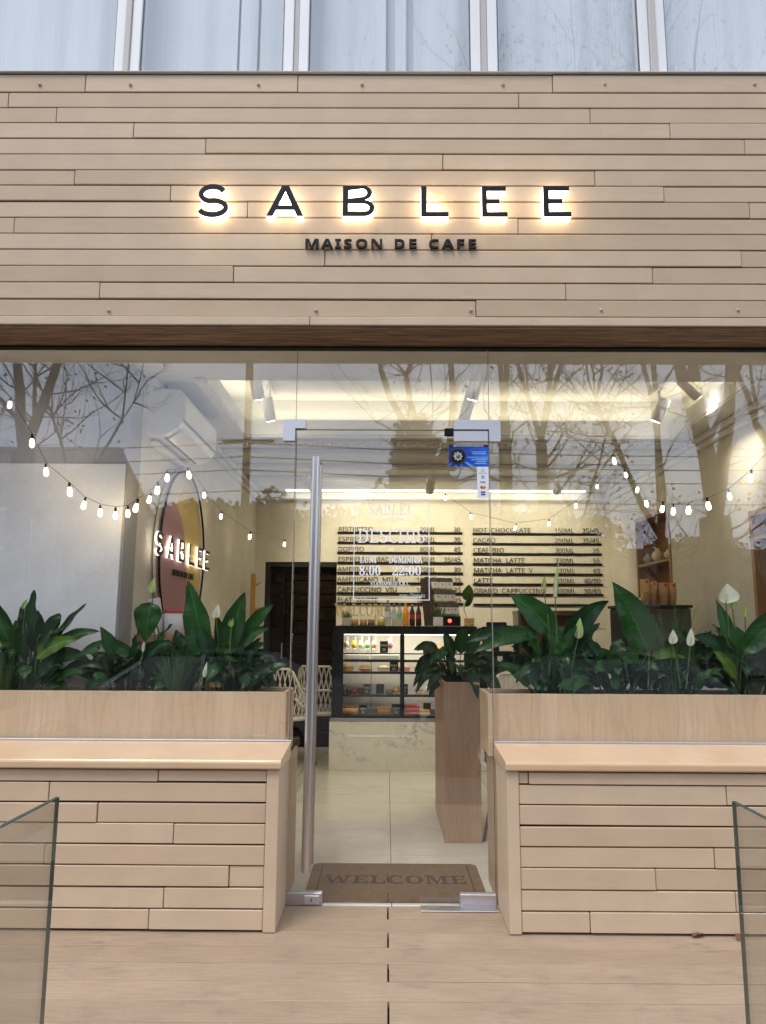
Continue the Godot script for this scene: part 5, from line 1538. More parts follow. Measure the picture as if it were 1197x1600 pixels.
	for e in [["box_tan", 0.50, 0.889], ["choc", 0.60, 0.679], ["bread", 0.62, 0.889]]:
		cake(Vector3(e[1], e[2], -3.5), Vector3(0.09, 0.06, 0.09), [mats[e[0]], mats.cream], "%s cake slice hidden behind the divider plant" % {"box_tan": "tan", "choc": "chocolate", "bread": "golden"}[e[0]])
	# on top of the case
	var zt := -3.45
	var yt := 1.313
	var gp := thing("potted_succulent", "grey cube pot with a small spiky plant at the left end of the case top", "plant", Vector3(-0.385, yt, zt))
	part(gp, "pot", box(Vector3(0.085, 0.075, 0.085), 0.004), mats.pot_grey, Vector3(0, 0.0377, 0))
	rng.seed = 61
	grass_tuft(gp, Vector3(-0.385, yt + 0.075, zt), 40, 0.06, 0.09, -3.6, -3.3)
	for k in 4:
		var x: float = [-0.305, -0.222, -0.146, -0.056][k]
		var t := thing("dessert_glass", "%s small glass of amber dessert on the case top" % ["first", "second", "third", "fourth"][k], "glass", Vector3(x, yt, zt + 0.02), "amber dessert glasses on the display case")
		part(t, "glass", lathe([Vector2(0, 0), Vector2(0.033, 0), Vector2(0.038, 0.09), Vector2(0.036, 0.09)], 14), mats.bottle_glass)
		part(t, "dessert", lathe([Vector2(0, 0.004), Vector2(0.031, 0.004), Vector2(0.034, 0.06), Vector2(0, 0.062)], 14), [mats.amber, mats.amber, mats.crust, mats.lemon][k])
	var ws := thing("welcome_sign", "pale gold upright word sign behind the dessert glasses", "sign", Vector3(-0.23, yt, zt - 0.08))
	slab(ws, "stand", -0.455, -0.01, yt, yt + 0.012, zt - 0.11, zt - 0.05, mats.gold_sign, 0.002)
	slab(ws, "post", -0.36, -0.345, yt + 0.012, yt + 0.11, zt - 0.085, zt - 0.075, mats.gold_sign)
	slab(ws, "post", -0.115, -0.10, yt + 0.012, yt + 0.11, zt - 0.085, zt - 0.075, mats.gold_sign)
	var ww := words(ws, "WeLCOME", serif_bold, 0.15, mats.gold_sign, Vector3(-0.235, yt + 0.150, zt - 0.08), 0.68, HORIZONTAL_ALIGNMENT_CENTER, 0.012)
	ww.scale.y = 1.15
	bottle(Vector3(0.011, yt, zt), 0.034, 0.25, mats.bottle_glass, mats.water, mats.dark_trim, mats.vinyl_faded, "tall clear water bottle with dark cap")
	bottle(Vector3(0.073, yt, zt), 0.026, 0.21, mats.bottle_glass, mats.water, mats.steel, mats.vinyl_faded, "shorter clear water bottle with steel cap")
	bottle(Vector3(0.125, yt, zt), 0.025, 0.215, mats.bottle_glass, mats.water, mats.green_cap, mats.mint, "clear bottle with green cap and label")
	bottle(Vector3(0.184, yt, zt), 0.031, 0.215, mats.bottle_glass, mats.orange, mats.orange, null, "orange soda bottle on the display case")
	bottle(Vector3(0.246, yt, zt), 0.027, 0.205, mats.bottle_glass, mats.cola, mats.tub_white, mats.cola_red, "left dark cola bottle with red label")
	bottle(Vector3(0.308, yt, zt), 0.027, 0.205, mats.bottle_glass, mats.cola, mats.red_lid, mats.cola_red, "right dark cola bottle with red label and cap")
	# tea rack
	var rk := thing("tea_rack", "dark brown leaning rack of small tea boxes on the case top", "rack", Vector3(0.56, yt, -3.55))
	var rs := new_st()
	add_prism(rs, PackedVector2Array([Vector2(-3.50, yt + 0.12), Vector2(-3.62, yt + 0.48), Vector2(-3.76, yt + 0.46), Vector2(-3.66, yt + 0.001), Vector2(-3.44, yt + 0.001), Vector2(-3.44, yt + 0.10)]), 0.43, 0.47, Transform3D(Basis(Vector3(0, 0, 1), Vector3(0, 1, 0), Vector3(1, 0, 0)), Vector3.ZERO))
	put(rk, "side_panel", fin(rs), mats.rack_brown)
	slab(rk, "base", 0.471, 0.72, yt + 0.001, yt + 0.095, -3.66, -3.45, mats.black_metal, 0.003)
	for k in 3:
		slab(rk, "shelf", 0.471, 0.74, yt + 0.098 + k * 0.125, yt + 0.104 + k * 0.125, -3.68 - 0.04 * k, -3.50 - 0.04 * k, mats.rack_brown)
	var pivot := Vector3(0.60, yt, -3.47)
	var turned := Basis(Vector3.UP, 0.38)
	put(rk, "red_lamp", lathe([Vector2(0.02, 0), Vector2(0.018, 0.006), Vector2(0, 0.009)], 16), mats.red_lamp, Vector3(0.60, yt + 0.05, -3.449), Vector3(PI / 2, 0, 0))
	var cols := [["box_tan", "box_tan", "box_lime"], ["box_lime", "box_lime", "box_red"], ["box_green", "box_green", "box_green"]]
	for r in 3:
		for c in 3:
			var x := 0.515 + c * 0.078 + (2 - r) * 0.0 + r * 0.012
			var y := yt + 0.104 + (2 - r) * 0.125
			var z := -3.545 - (2 - r) * 0.04
			var nm = ["top", "middle", "bottom"][r]
			var t := thing("tea_box", "small tea box with %s base, %s row of the rack, %s" % [{"box_tan": "tan", "box_lime": "lime", "box_red": "red", "box_green": "green"}[cols[r][c]], nm, ["left", "centre", "right"][c]], "tea box", Vector3(x, y, z), "tea boxes in the brown rack")
			t.position = pivot + turned * (t.position - pivot)
			t.rotation.y = 0.38
			part(t, "carton", box(Vector3(0.073, 0.104, 0.07), 0.002), mats.tub_white, Vector3(0, 0.062, 0), Vector3(-0.12, 0, 0))
			part(t, "flap", box(Vector3(0.0745, 0.042, 0.072), 0.002), mats.box_grey, Vector3(0, 0.095, -0.003), Vector3(-0.12, 0, 0))
			part(t, "band", box(Vector3(0.0745, 0.020, 0.074), 0.002), mats[cols[r][c]], Vector3(0, 0.012, 0.003))
			part(t, "emblem", lathe([Vector2(0, 0.002), Vector2(0.010, 0.002), Vector2(0.010, 0)], 4), mats.box_red, Vector3(0, 0.056, 0.0365), Vector3(PI / 2 - 0.12, 0, 0))
	rk.position = pivot + turned * (rk.position - pivot)
	rk.rotation.y = 0.38
	var gw := thing("potted_grass", "white cube pot with grassy plant before the tea rack", "plant", Vector3(0.49, yt, -3.38))
	part(gw, "pot", box(Vector3(0.09, 0.085, 0.08), 0.004), mats.tub_white, Vector3(0, 0.0427, 0))
	grass_tuft(gw, Vector3(0.49, yt + 0.085, -3.38), 70, 0.09, 0.13, -3.47, -3.3)
	var tw := thing("single_leaf_plant", "wooden basket with one tall heart-shaped leaf right of the tea rack", "plant", Vector3(0.795, yt, zt))
	for k in 3:
		part(tw, "basket_band", lathe([Vector2(0.045, k * 0.026), Vector2(0.05, k * 0.026 + 0.012), Vector2(0.046, k * 0.026 + 0.023)], 14), mats.pine)
	part(tw, "stem", tube([Vector3(0, 0.02, 0), Vector3(-0.05, 0.16, 0.01), Vector3(-0.02, 0.30, 0.02)], [0.003, 0.003, 0.002], 5), mats.stem)
	part(tw, "leaf", leaf_mesh(Vector3(-0.02, 0.24, 0.02), Vector3(0.0, 0.40, 0.03), 0.12, Vector3(0, 0, 0.01), Vector3(0, 0, 1), 0.0), mats.leaf_light)
	part(tw, "leaf", leaf_mesh(Vector3(-0.04, 0.19, 0.02), Vector3(0.04, 0.27, 0.03), 0.05, Vector3(0, 0, 0.01), Vector3(0, 0, 1), 0.0), mats.leaf_mid)
	# work counter to the right
	var wc := thing("work_counter", "white panelled work counter right of the display case", "counter", Vector3(1.6, 0, -3.6))
	for k in 3:
		slab(wc, "front_panel", 0.925 + k * 0.5, 1.42 + k * 0.5, 0.0, 0.935, -3.33, -3.30, mats.marble, 0.002)
	slab(wc, "worktop", 0.922, 2.44, 0.937, 0.962, -3.95, -3.285, mats.dark_trim, 0.003)
	slab(wc, "body", 0.925, 2.42, 0.0, 0.935, -3.95, -3.331, mats.white_paint)
	var pos := thing("till_screen", "black till screen on the work counter right of the display case", "till", Vector3(1.07, 0.962, -3.55))
	slab(pos, "housing", 0.93, 1.23, 1.16, 1.31, -3.60, -3.54, mats.black_metal, 0.006)
	slab(pos, "rear_housing", 0.985, 1.18, 1.19, 1.355, -3.66, -3.601, mats.black_metal, 0.006)
	slab(pos, "stand", 1.03, 1.10, 0.962, 1.16, -3.62, -3.58, mats.black_metal, 0.004)
	var pr := thing("receipt_printer", "black box with white receipt on the work counter", "printer", Vector3(1.07, 0.962, -3.42))
	slab(pr, "body", 0.97, 1.20, 0.9625, 1.08, -3.50, -3.36, mats.black_metal, 0.006)
	slab(pr, "receipt", 1.045, 1.095, 0.985, 1.035, -3.359, -3.356, mats.tub_white)
	var kr := thing("back_rack", "dark steel shelf unit between till and coffee machine", "shelf", Vector3(1.6, 0.962, -3.85))
	slab(kr, "top", 1.32, 1.98, 1.44, 1.475, -4.1, -3.75, mats.machine, 0.003)
	slab(kr, "back", 1.34, 1.96, 0.9625, 1.439, -4.1, -4.08, mats.oak_warm)
	for x in [1.32, 1.95]:
		slab(kr, "side", x, x + 0.03, 0.9625, 1.439, -4.07, -3.75, mats.machine)
	# side counter with the coffee machine
	var sc := thing("side_counter", "white bar counter carrying the coffee machine", "counter", Vector3(2.0, 0, -2.0))
	slab(sc, "body", 1.55, 2.49, 0.0, 1.0, -2.4, -1.72, mats.white_paint, 0.003)
	slab(sc, "top", 1.53, 2.495, 1.001, 1.035, -2.42, -1.70, mats.marble, 0.003)
	var cf := thing("coffee_machine", "wide brown-steel coffee machine seen from behind, cups stacked on it", "coffee machine", Vector3(2.03, 1.036, -2.05))
	slab(cf, "back_panel", 1.80, 2.28, 1.09, 1.45, -1.87, -1.85, mats.machine, 0.006)
	slab(cf, "body", 1.79, 2.285, 1.08, 1.455, -2.25, -1.871, mats.dark_trim, 0.01)
	slab(cf, "cup_tray", 1.78, 2.295, 1.456, 1.476, -2.27, -1.845, mats.dark_trim, 0.004)
	for x in [1.83, 2.24]:
		for z in [-2.2, -1.9]:
			put(cf, "foot", lathe([Vector2(0.02, 0), Vector2(0.015, 0.044)], 10), mats.steel, Vector3(x, 1.036, z))
	var cups := [[1.972, -1.93, 8, "leftmost tall stack of tan paper cups on the coffee machine"], [2.045, -1.97, 7, "second stack of tan paper cups from the left on the coffee machine"], [2.105, -1.91, 6, "third stack of tan paper cups from the left on the coffee machine"], [2.175, -1.93, 6, "rightmost stack of tan paper cups on the coffee machine"]]
	var cup := lathe([Vector2(0, 0), Vector2(0.026, 0), Vector2(0.034, 0.095), Vector2(0.0365, 0.097), Vector2(0.034, 0.099), Vector2(0.026, 0.06)], 16)
	for e in cups:
		var t := thing("cup_stack", e[3], "cups", Vector3(e[0], 1.477, e[1]), "paper cup stacks on the coffee machine")
		for k in e[2]:
			part(t, "cup", cup, mats.cup_paper, Vector3(0, 0.0135 * k, 0))
		part(t, "printed_mark", box(Vector3(0.018, 0.022, 0.003)), mats.red_lid if e[0] > 2.08 else mats.crust, Vector3(0.004, 0.07 + 0.013 * e[2], 0.0345))
	for k in 2:
		var t := thing("white_cup", ["upper white cup beside the paper cup stacks", "lower white cup beside the paper cup stacks"][k], "cup", Vector3(1.90 - 0.03 * k, 1.477, -1.93 - 0.10 * k), "white cups on the coffee machine")
		part(t, "bowl", lathe([Vector2(0, 0.0), Vector2(0.02, 0.0), Vector2(0.038, 0.05), Vector2(0.035, 0.05), Vector2(0.0, 0.008)], 16), mats.white_plastic)
		part(t, "handle", tube_ring(0.016, 0.004), mats.white_plastic, Vector3(0.044, 0.03, 0))
	# chairs and table
	lattice_chair("lattice_chair", "taller cream lattice chair behind the steel door pull", Vector3(-0.95, 0, -3.5), 2.65, mats.chair_white, mats.black_metal, "lattice chairs of the cafe")
	lattice_chair("lattice_chair", "cream lattice chair beside the display case", Vector3(-0.66, 0, -3.95), 2.9, mats.chair_white, mats.black_metal, "lattice chairs of the cafe")
	lattice_chair("lattice_chair", "cream lattice chair partly hidden by the left planter", Vector3(-1.22, 0, -3.3), 2.0, mats.chair_white, mats.black_metal, "lattice chairs of the cafe")
	lattice_chair("lattice_chair", "grey lattice chair between wooden divider and right planter", Vector3(0.86, 0, -1.22), 2.9, mats.chair_grey, mats.black_metal, "lattice chairs of the cafe")
	lattice_chair("lattice_chair", "white lattice chair behind the right planter by the round table", Vector3(1.15, 0, -2.55), 0.3, mats.chair_white, mats.black_metal, "lattice chairs of the cafe")
	var rt := thing("round_table", "black round cafe table between divider and right planter", "table", Vector3(1.06, 0, -1.9))
	part(rt, "tabletop", lathe([Vector2(0, 0.735), Vector2(0.29, 0.735), Vector2(0.30, 0.745), Vector2(0.298, 0.76), Vector2(0, 0.762)], 36), mats.black_metal)
	part(rt, "pillar", tube([Vector3(0, 0.02, 0), Vector3(0, 0.735, 0)], [0.03, 0.03], 14), mats.black_metal)
	part(rt, "foot_plate", lathe([Vector2(0, 0.0), Vector2(0.2, 0.0), Vector2(0.2, 0.01), Vector2(0.04, 0.025), Vector2(0, 0.025)], 28), mats.black_metal)
	var lt := thing("square_table", "dark wooden cafe table beside the lattice chairs at the left", "table", Vector3(-1.05, 0, -2.2))
	part(lt, "tabletop", box(Vector3(0.6, 0.03, 0.6), 0.004), mats.oak_warm, Vector3(0, 0.735, 0))
	part(lt, "pillar", tube([Vector3(0, 0.02, 0), Vector3(0, 0.72, 0)], [0.03, 0.03], 12), mats.black_metal)
	part(lt, "foot_plate", box(Vector3(0.4, 0.02, 0.4), 0.004), mats.black_metal, Vector3(0, 0.01, 0))

func wood_box(t: Node3D, x0: float, x1: float, z0: float, z1: float, h: float, b := 0.001, wood := "oak") -> void:
	# an open planter of four boards with soil
	slab(t, "front_board", x0, x1, b, h, z1 - 0.018, z1, mats[wood], 0.0015)
	slab(t, "back_board", x0, x1, b, h, z0, z0 + 0.018, mats[wood], 0.0015)
	slab(t, "end_board", x0 + 0.0005, x0 + 0.018, b, h - 0.0005, z0 + 0.0185, z1 - 0.0185, mats[wood], 0.0015)
	slab(t, "end_board", x1 - 0.018, x1 - 0.0005, b, h - 0.0005, z0 + 0.0185, z1 - 0.0185, mats[wood], 0.0015)
	slab(t, "soil", x0 + 0.019, x1 - 0.019, h - 0.12, h - 0.02, z0 + 0.019, z1 - 0.019, mats.soil)

func build_planters() -> void:
	var yp := 0.978
	var l := thing("planter_box", "long pale oak planter box behind the left pane", "planter", Vector3(-1.6, 0, -0.18), "oak planters behind the glass")
	wood_box(l, -3.1, -0.497, -0.325, -0.03, yp, 0.676)
	var r := thing("planter_box", "long pale oak planter box behind the right pane", "planter", Vector3(1.6, 0, -0.18), "oak planters behind the glass")
	wood_box(r, 0.504, 2.48, -0.345, -0.03, yp - 0.002, 0.676)
	var dv := thing("divider_planter", "narrow tall brown wooden planter standing in the room behind the door", "planter", Vector3(0.47, 0, -1.45))
	wood_box(dv, 0.36, 0.588, -1.88, -1.02, 0.96, 0.001, "oak_brown")

	# peace lilies. Each hero leaf: base x,y, tip x,y, width, arch (x,y), facing x, tone
	rng.seed = 101
	var yb := 0.95
	var p1 := thing("peace_lily", "dark peace lily at the far left with one yellow-green bud", "plant", Vector3(-1.85, yb, -0.18), "peace lilies in the planters")
	leaves(p1, [[-1.84, 1.24, -1.93, 1.40, 0.13, 0.0, 0.03, 0.1, "leaf_deep"], [-1.80, 1.22, -1.72, 1.36, 0.075, 0.03, 0.05, 0.3, "leaf_deep"], [-1.76, 1.16, -1.50, 1.27, 0.075, 0.0, 0.06, -0.2, "leaf_mid"], [-1.80, 1.13, -1.58, 1.23, 0.085, 0.0, 0.05, 0.0, "leaf_light"], [-1.95, 1.15, -2.10, 1.45, 0.11, 0.0, 0.05, 0.2, "leaf_deep"], [-1.76, 1.10, -1.57, 1.12, 0.06, 0.02, 0.06, 0.1, "leaf_mid"], [-1.70, 1.05, -1.50, 1.04, 0.05, 0.02, 0.07, 0.1, "leaf_deep"]], -1.85, yb)
	filler_leaves(p1, Vector3(-1.88, yb, -0.18), 36, 0.34, 0.51)
	low_leaves(p1, Vector3(-1.88, yb, -0.18), 22, 0.26)
	spathe(p1, Vector3(-1.84, 1.1, -0.14), Vector3(-1.885, 1.385, -0.13), 0.055, "bud_green")
	grass_tuft(p1, Vector3(-1.95, yb, -0.15), 110, 0.20, 0.26)
	var p2 := thing("peace_lily", "low peace lily whose long leaf hangs over the left planter front", "plant", Vector3(-1.35, yb, -0.18), "peace lilies in the planters")
	leaves(p2, [[-1.31, 1.15, -1.60, 1.13, 0.075, -0.02, 0.11, 0.0, "leaf_mid"], [-1.38, 1.05, -1.55, 0.93, 0.07, -0.06, 0.04, 0.0, "leaf_deep"], [-1.30, 1.10, -1.10, 1.22, 0.075, 0.0, 0.05, 0.0, "leaf_deep"], [-1.40, 1.06, -1.60, 1.08, 0.045, 0.0, 0.07, 0.2, "leaf_deep"]], -1.35, yb)
	filler_leaves(p2, Vector3(-1.35, yb, -0.18), 32, 0.29, 0.36)
	low_leaves(p2, Vector3(-1.35, yb, -0.18), 22, 0.26)
	spathe(p2, Vector3(-1.27, 1.0, -0.12), Vector3(-1.247, 1.17, -0.10), 0.075, "spathe_white", Vector3(0.4, 0, 0.6), 0.13)
	var p3 := thing("peace_lily", "tall peace lily in the left planter with one big upright pointed leaf", "plant", Vector3(-1.05, yb, -0.18), "peace lilies in the planters")
	leaves(p3, [[-0.945, 1.13, -1.045, 1.535, 0.155, 0.02, 0.0, -0.25, "leaf_hero"], [-1.22, 1.42, -1.235, 1.215, 0.145, 0.0, 0.03, 0.1, "leaf_mid"], [-0.90, 1.12, -0.98, 1.30, 0.07, 0.02, 0.03, 0.3, "leaf_deep"]], -1.05, yb)
	filler_leaves(p3, Vector3(-1.05, yb, -0.2), 28, 0.27, 0.38)
	low_leaves(p3, Vector3(-1.05, yb, -0.2), 22, 0.26)
	grass_tuft(p3, Vector3(-1.08, yb, -0.13), 260, 0.17, 0.24)
	spathe(p3, Vector3(-1.2, 1.1, -0.18), Vector3(-1.24, 1.475, -0.17), 0.085, "spathe_green", Vector3(0.2, 0, 1), 0.26)
	spathe(p3, Vector3(-0.97, 0.98, -0.10), Vector3(-0.924, 1.045, -0.09), 0.08, "spathe_white", Vector3(0.4, 0, 0.5), 0.15)
	var p4 := thing("peace_lily", "spreading peace lily at the door end of the left planter", "plant", Vector3(-0.80, yb, -0.18), "peace lilies in the planters")
	leaves(p4, [[-0.83, 1.16, -0.735, 1.475, 0.125, 0.0, 0.02, 0.1, "leaf_mid"], [-0.77, 1.22, -0.595, 1.415, 0.08, 0.02, 0.05, -0.1, "leaf_hero"], [-0.83, 1.15, -0.605, 1.295, 0.085, 0.0, 0.05, 0.2, "leaf_mid"], [-0.75, 1.12, -0.585, 1.11, 0.055, 0.05, 0.09, 0.1, "leaf_deep"], [-0.74, 1.05, -0.60, 0.99, 0.05, 0.03, 0.08, 0.1, "leaf_deep"], [-0.86, 1.14, -0.90, 1.36, 0.07, 0.02, 0.02, -0.1, "leaf_mid"], [-0.78, 1.06, -0.65, 1.17, 0.06, 0.0, 0.05, 0.0, "leaf_deep"]], -0.80, yb)
	filler_leaves(p4, Vector3(-0.80, yb, -0.18), 28, 0.25, 0.38)
	low_leaves(p4, Vector3(-0.80, yb, -0.18), 22, 0.26)
	spathe(p4, Vector3(-0.86, 1.1, -0.16), Vector3(-0.889, 1.345, -0.14), 0.075, "spathe_white")
	spathe(p4, Vector3(-0.80, 1.1, -0.10), Vector3(-0.80, 1.30, -0.10), 0.05, "bud_green")

	var p5 := thing("peace_lily", "peace lily at the door end of the right planter with a tall narrow bloom", "plant", Vector3(0.82, yb, -0.18), "peace lilies in the planters")
	leaves(p5, [[0.86, 1.27, 0.64, 1.475, 0.145, 0.02, 0.03, -0.2, "leaf_hero"], [0.865, 1.32, 0.925, 0.98, 0.145, 0.02, 0.03, 0.2, "leaf_hero"], [0.78, 1.27, 0.44, 1.17, 0.095, 0.0, 0.06, 0.0, "leaf_mid"], [0.76, 1.22, 0.42, 1.22, 0.09, 0.0, 0.10, 0.0, "leaf_deep"], [0.72, 1.10, 0.525, 0.985, 0.04, -0.02, 0.14, 0.1, "leaf_deep"], [0.93, 1.19, 1.155, 1.44, 0.12, -0.04, 0.06, 0.25, "leaf_deep"], [0.80, 1.08, 0.66, 1.02, 0.06, 0.0, 0.10, 0.1, "leaf_mid"]], 0.82, yb)
	filler_leaves(p5, Vector3(0.85, yb, -0.18), 36, 0.30, 0.44)
	low_leaves(p5, Vector3(0.85, yb, -0.18), 22, 0.26)
	spathe(p5, Vector3(0.88, 1.15, -0.14), Vector3(0.878, 1.46, -0.13), 0.19, "spathe_green", Vector3(0.15, 0, 0.3), 0.07)
	spathe(p5, Vector3(0.85, 1.2, -0.14), Vector3(0.818, 1.50, -0.13), 0.075, "bud_green", Vector3(0.3, 0, 0.5), 0.17)
	spathe(p5, Vector3(0.95, 1.1, -0.12), Vector3(0.985, 1.25, -0.11), 0.11, "spathe_green", Vector3(0.5, 0, 0.5), 0.2)
	var p6 := thing("peace_lily", "peace lily in the middle of the right planter with a huge pointed leaf", "plant", Vector3(1.22, yb, -0.18), "peace lilies in the planters")
	leaves(p6, [[1.335, 1.18, 1.155, 1.535, 0.175, 0.02, 0.02, -0.25, "leaf_hero"], [1.10, 1.14, 0.98, 1.16, 0.09, 0.0, 0.09, 0.1, "leaf_deep"], [1.18, 1.08, 1.05, 1.15, 0.10, 0.0, 0.08, 0.0, "leaf_mid"], [1.36, 1.15, 1.60, 1.13, 0.06, 0.0, 0.07, 0.0, "leaf_light"]], 1.22, yb)
	filler_leaves(p6, Vector3(1.18, yb, -0.18), 39, 0.31, 0.35)
	low_leaves(p6, Vector3(1.18, yb, -0.18), 22, 0.26)
	spathe(p6, Vector3(1.33, 1.0, -0.11), Vector3(1.345, 1.235, -0.10), 0.085, "spathe_white", Vector3(0.4, 0, 0.5), 0.18)
	var p7 := thing("peace_lily", "peace lily with grassy tuft and two white hoods in the right planter", "plant", Vector3(1.5, yb, -0.18), "peace lilies in the planters")
	leaves(p7, [[1.62, 1.10, 1.42, 1.22, 0.10, 0.0, 0.06, 0.1, "leaf_deep"], [1.66, 1.08, 1.50, 1.30, 0.10, -0.03, 0.06, 0.1, "leaf_deep"], [1.72, 1.06, 1.55, 1.20, 0.075, 0.0, 0.05, 0.2, "leaf_light"]], 1.52, yb)
	filler_leaves(p7, Vector3(1.50, yb, -0.2), 32, 0.29, 0.33)
	low_leaves(p7, Vector3(1.50, yb, -0.2), 22, 0.26)
	grass_tuft(p7, Vector3(1.48, yb, -0.20), 200, 0.20, 0.50)
	spathe(p7, Vector3(1.5, 1.0, -0.12), Vector3(1.465, 1.225, -0.11), 0.075, "spathe_white", Vector3(0.1, 0, 0.8))
	spathe(p7, Vector3(1.52, 1.0, -0.10), Vector3(1.548, 1.215, -0.09), 0.095, "spathe_white", Vector3(0.35, 0, 0.5), 0.2)
	var p8 := thing("peace_lily", "tall peace lily at the right edge with a broad round white hood", "plant", Vector3(1.82, yb, -0.18), "peace lilies in the planters")
	leaves(p8, [[1.785, 1.10, 1.715, 1.455, 0.10, 0.02, 0.0, 0.1, "leaf_hero"], [1.82, 1.17, 2.10, 1.40, 0.13, 0.0, 0.07, -0.1, "leaf_mid"], [1.80, 1.12, 1.58, 1.26, 0.10, 0.0, 0.07, 0.2, "leaf_deep"], [1.90, 1.10, 2.15, 1.22, 0.13, 0.0, 0.08, 0.0, "leaf_deep"], [1.78, 1.05, 1.66, 1.19, 0.07, 0.0, 0.03, 0.1, "leaf_light"]], 1.82, yb)
	filler_leaves(p8, Vector3(1.90, yb, -0.2), 39, 0.34, 0.41)
	low_leaves(p8, Vector3(1.90, yb, -0.2), 22, 0.26)
	spathe(p8, Vector3(1.77, 1.2, -0.14), Vector3(1.757, 1.435, -0.12), 0.105, "spathe_white", Vector3(0.0, 0, 1.0), 0.5)
	spathe(p8, Vector3(1.81, 1.1, -0.15), Vector3(1.800, 1.405, -0.14), 0.08, "spathe_green", Vector3(0.3, 0, 0.7))
	spathe(p8, Vector3(1.85, 1.1, -0.15), Vector3(1.862, 1.365, -0.14), 0.07, "bud_green", Vector3(0.2, 0, 0.6), 0.2)

	# drooping plant of the divider
	var dp := thing("drooping_plant", "dark drooping leafy plant on top of the narrow divider planter", "plant", Vector3(0.47, 0.94, -1.3))
	for i in 46:
		var az := rng.randf() * TAU
		var k := rng.randf_range(0.6, 1.1)
		var foot := Vector3(0.47, 0.93, -1.22) + Vector3(cos(az), 0, sin(az)) * 0.04
		var tip := foot + Vector3(cos(az) * 0.27 * k, rng.randf_range(-0.12, 0.22), sin(az) * 0.22 * k)
		tip.x = clampf(tip.x, 0.18, 0.80)
		part_leaf(dp, leaf_mesh(foot, tip, rng.randf_range(0.06, 0.10), Vector3(0, rng.randf_range(0.16, 0.30), 0), Vector3(-cos(az) * 0.3 + 0.2, 0.7, 0.6), 0.35, 0.04))
	for e in [[0.62, 1.35, 0.09], [0.37, 1.32, 0.08], [0.50, 1.36, 0.1]]:
		part_leaf(dp, leaf_mesh(Vector3(0.47, 0.95, -1.15), Vector3(e[0], e[1] - 0.05, -1.12), e[2], Vector3(0, 0.08, 0), Vector3(0.1, 0.5, 0.9), 0.4, 0.03), "leaf_mid")
	part(dp, "pot_rim", lathe([Vector2(0.095, 0.0), Vector2(0.10, 0.035), Vector2(0.092, 0.04)], 20), mats.dark_trim, Vector3(0, 0.005, 0.08))

func leaves(plant: Node3D, specs: Array, fx: float, fy: float) -> void:
	for e in specs:
		var z := rng.randf_range(-0.20, -0.10)
		var foot := Vector3(lerpf(fx, e[0], 0.35), fy, -0.18)
		var base := Vector3(e[0], e[1], z)
		var tip := Vector3(e[2], e[3], z + rng.randf_range(-0.02, 0.05))
		tip.z = minf(tip.z, -0.03)
		var face := Vector3(e[7], 0.35, 1.0)
		# stalk up to the blade, then the blade itself, in one leaf
		var mesh := leaf_mesh(base, tip, e[4], Vector3(e[5], e[6], 0.012), face, 0.0, 0.055, 0.28)
		var o := put(plant, "leaf", mesh, mats[e[8]])
		if foot.distance_to(base) > 0.03:
			put(o, "stalk", tube([foot, (foot + base) / 2 + Vector3(0, 0.02, 0), base], [0.0055, 0.0045, 0.0035], 6), mats.stem)

